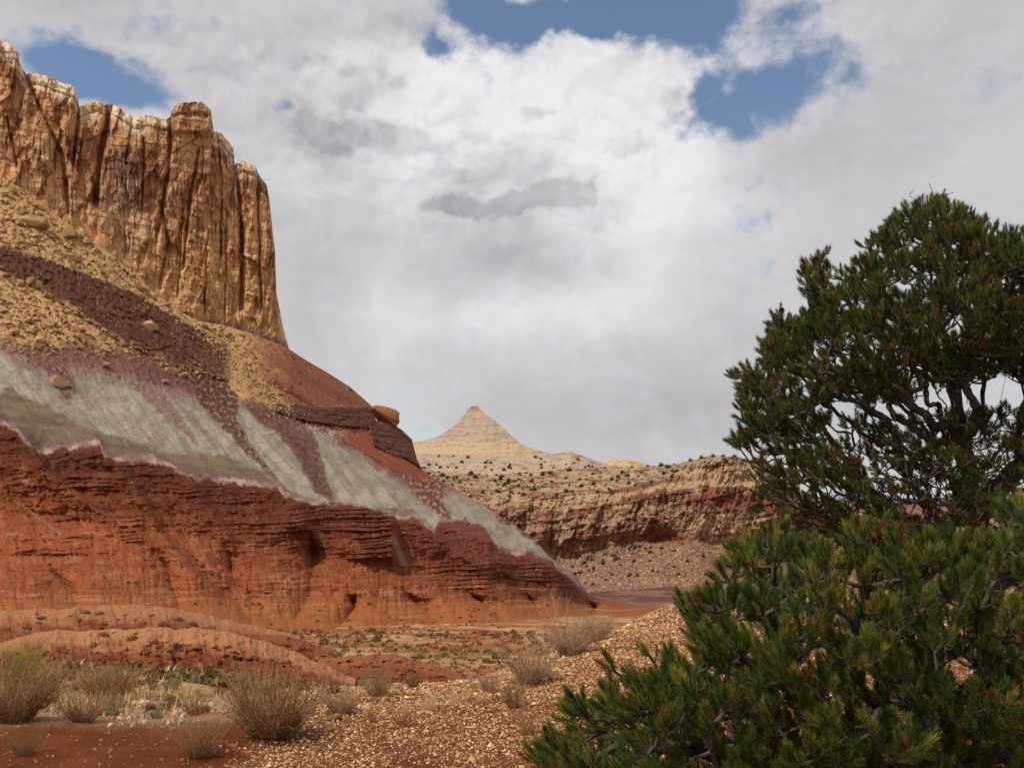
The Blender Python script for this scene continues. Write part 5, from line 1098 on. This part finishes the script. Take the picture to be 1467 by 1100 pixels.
front_poly = [(757,1110),(765,1078),(800,1052),(815,1004),(835,998),(862,1012),(868,965),(860,928),(880,930),(895,925),(905,962),(940,925),(960,938),(985,915),(962,862),(955,842),(985,832),(1015,825),(1040,802),(1045,742),(1065,738),(1075,772),(1110,765),(1118,742),(1140,748),(1165,785),(1200,775),(1240,738),(1260,762),(1310,748),(1330,772),(1350,762),(1385,772),(1400,745),(1467,722),(1580,720),(1580,1200),(757,1200)]
fc = sample_crown(front_poly, 1350, 3.7, .85, g, inset=14)
pine('bushy green pine in the right foreground with long needle tufts', None,
     [('t', [(1290,1420,3.8),(1280,1250,3.8),(1270,1100,3.75),(1265,980,3.75),(1275,880,3.8)], None), ('a', [(1180,1010,3.5),(1090,960,3.4),(1010,900,3.4)], ('t', 2)), ('b', [(1150,1140,3.5),(1020,1080,3.4),(900,1060,3.3)], ('t', 1)), ('c', [(1190,900,3.6),(1110,840,3.6)], ('t', 3)), ('d', [(1370,930,3.8),(1450,860,3.9)], ('t', 3)), ('e', [(1390,1080,3.5),(1480,1000,3.5)], ('t', 2))],
     [fc], sample_crown(front_poly, 70, 3.6, .8, g, inset=25), (1290, 1050, 3.8), g, 5, .056, .032, 110, .0017, .0026, [(1145, 750), (1052, 1000)], .025, 1.3, .075)
back_poly = [(1045,548),(1050,535),(1080,528),(1100,480),(1112,432),(1125,440),(1135,470),(1150,440),(1142,375),(1160,372),(1170,350),(1185,378),(1200,392),(1222,392),(1235,348),(1250,345),(1262,322),(1280,318),(1300,293),(1330,288),(1360,285),(1375,300),(1400,312),(1420,315),(1430,338),(1580,330),(1580,590),(1420,560),(1330,580),(1230,605),(1160,640),(1100,650),(1050,660),(1030,652),(1028,640),(1058,630),(1055,605),(1046,595),(1060,570)]
low_poly = [(1060,640),(1160,620),(1330,570),(1580,580),(1580,800),(1400,790),(1230,780),(1120,750),(1070,700)]
bc = sample_crown(back_poly, 1850, 6.4, 1.25, g, 120, gap=(-.78, .08)); lo = sample_crown([(1050,640),(1200,600),(1580,580),(1580,800),(1200,790),(1090,740)], 640, 6.4, 1.2, g, gap=(-1.2, -.3)); bare = sample_crown(low_poly, 1500, 6.4, 1.2, g, gap=(-2, -1)); bare = np.concatenate([bare, np.array([(1309,272,6.3),(1316,290,6.3),(1303,281,6.3),(1331,262,6.35),(1336,284,6.35),(1366,276,6.3)])])
pine('tall dark pine behind the bushy pine with tangled bare lower branches', None,
     [('t', [(1440,1200,6.4),(1430,1000,6.4),(1420,850,6.4),(1400,740,6.4),(1380,640,6.4),(1365,540,6.4),(1345,430,6.4),(1335,340,6.4)], None),
      ('a', [(1340,715,6.0),(1260,690,5.8),(1190,672,5.7),(1120,640,5.6),(1075,612,5.6)], ('t', 3)), ('b', [(1330,650,6.6),(1270,610,6.6),(1210,560,6.6),(1160,500,6.5)], ('t', 4)), ('c', [(1450,690,6.2),(1500,620,6.2),(1540,520,6.3)], ('t', 3)),
      ('d', [(1310,585,6.0),(1260,530,5.9),(1220,460,5.9)], ('t', 4)), ('e', [(1420,600,6.8),(1450,500,6.9),(1470,410,6.9)], ('t', 5)), ('f', [(1330,790,6.1),(1230,770,5.9),(1150,730,5.8),(1090,690,5.8)], ('t', 2)), ('h', [(1470,780,6.1),(1540,720,6.1)], ('t', 2)), ('k', [(1310,750,7.0),(1220,720,7.2),(1140,690,7.2)], ('t', 3))],
     [bc, lo], bare, (1390, 660, 6.4), g, 4, .060, .036, 80, .0024, .0022, [(1168, 373), (1120, 446), (1392, 313), (1232, 560), (1238, 372), (1155, 385)], .04, 1.0, .085)
rp = sample_crown([(1432,290),(1450,282),(1490,310),(1600,260),(1800,300),(1800,700),(1520,700),(1500,400),(1462,352),(1440,330)], 260, 5.6, .7, g)
pine('pine at the right edge showing only a few branch tips', None, [('t', [(1720,1300,5.8),(1700,900,5.7),(1690,600,5.6),(1680,400,5.6)], None), ('a', [(1600,470,5.6),(1530,370,5.6),(1480,320,5.6)], ('t', 2))], [rp], np.zeros((0, 3)), (1690, 600, 5.6), g, 4, .055, .034, 80, .0026, .003, (), .02, .85)
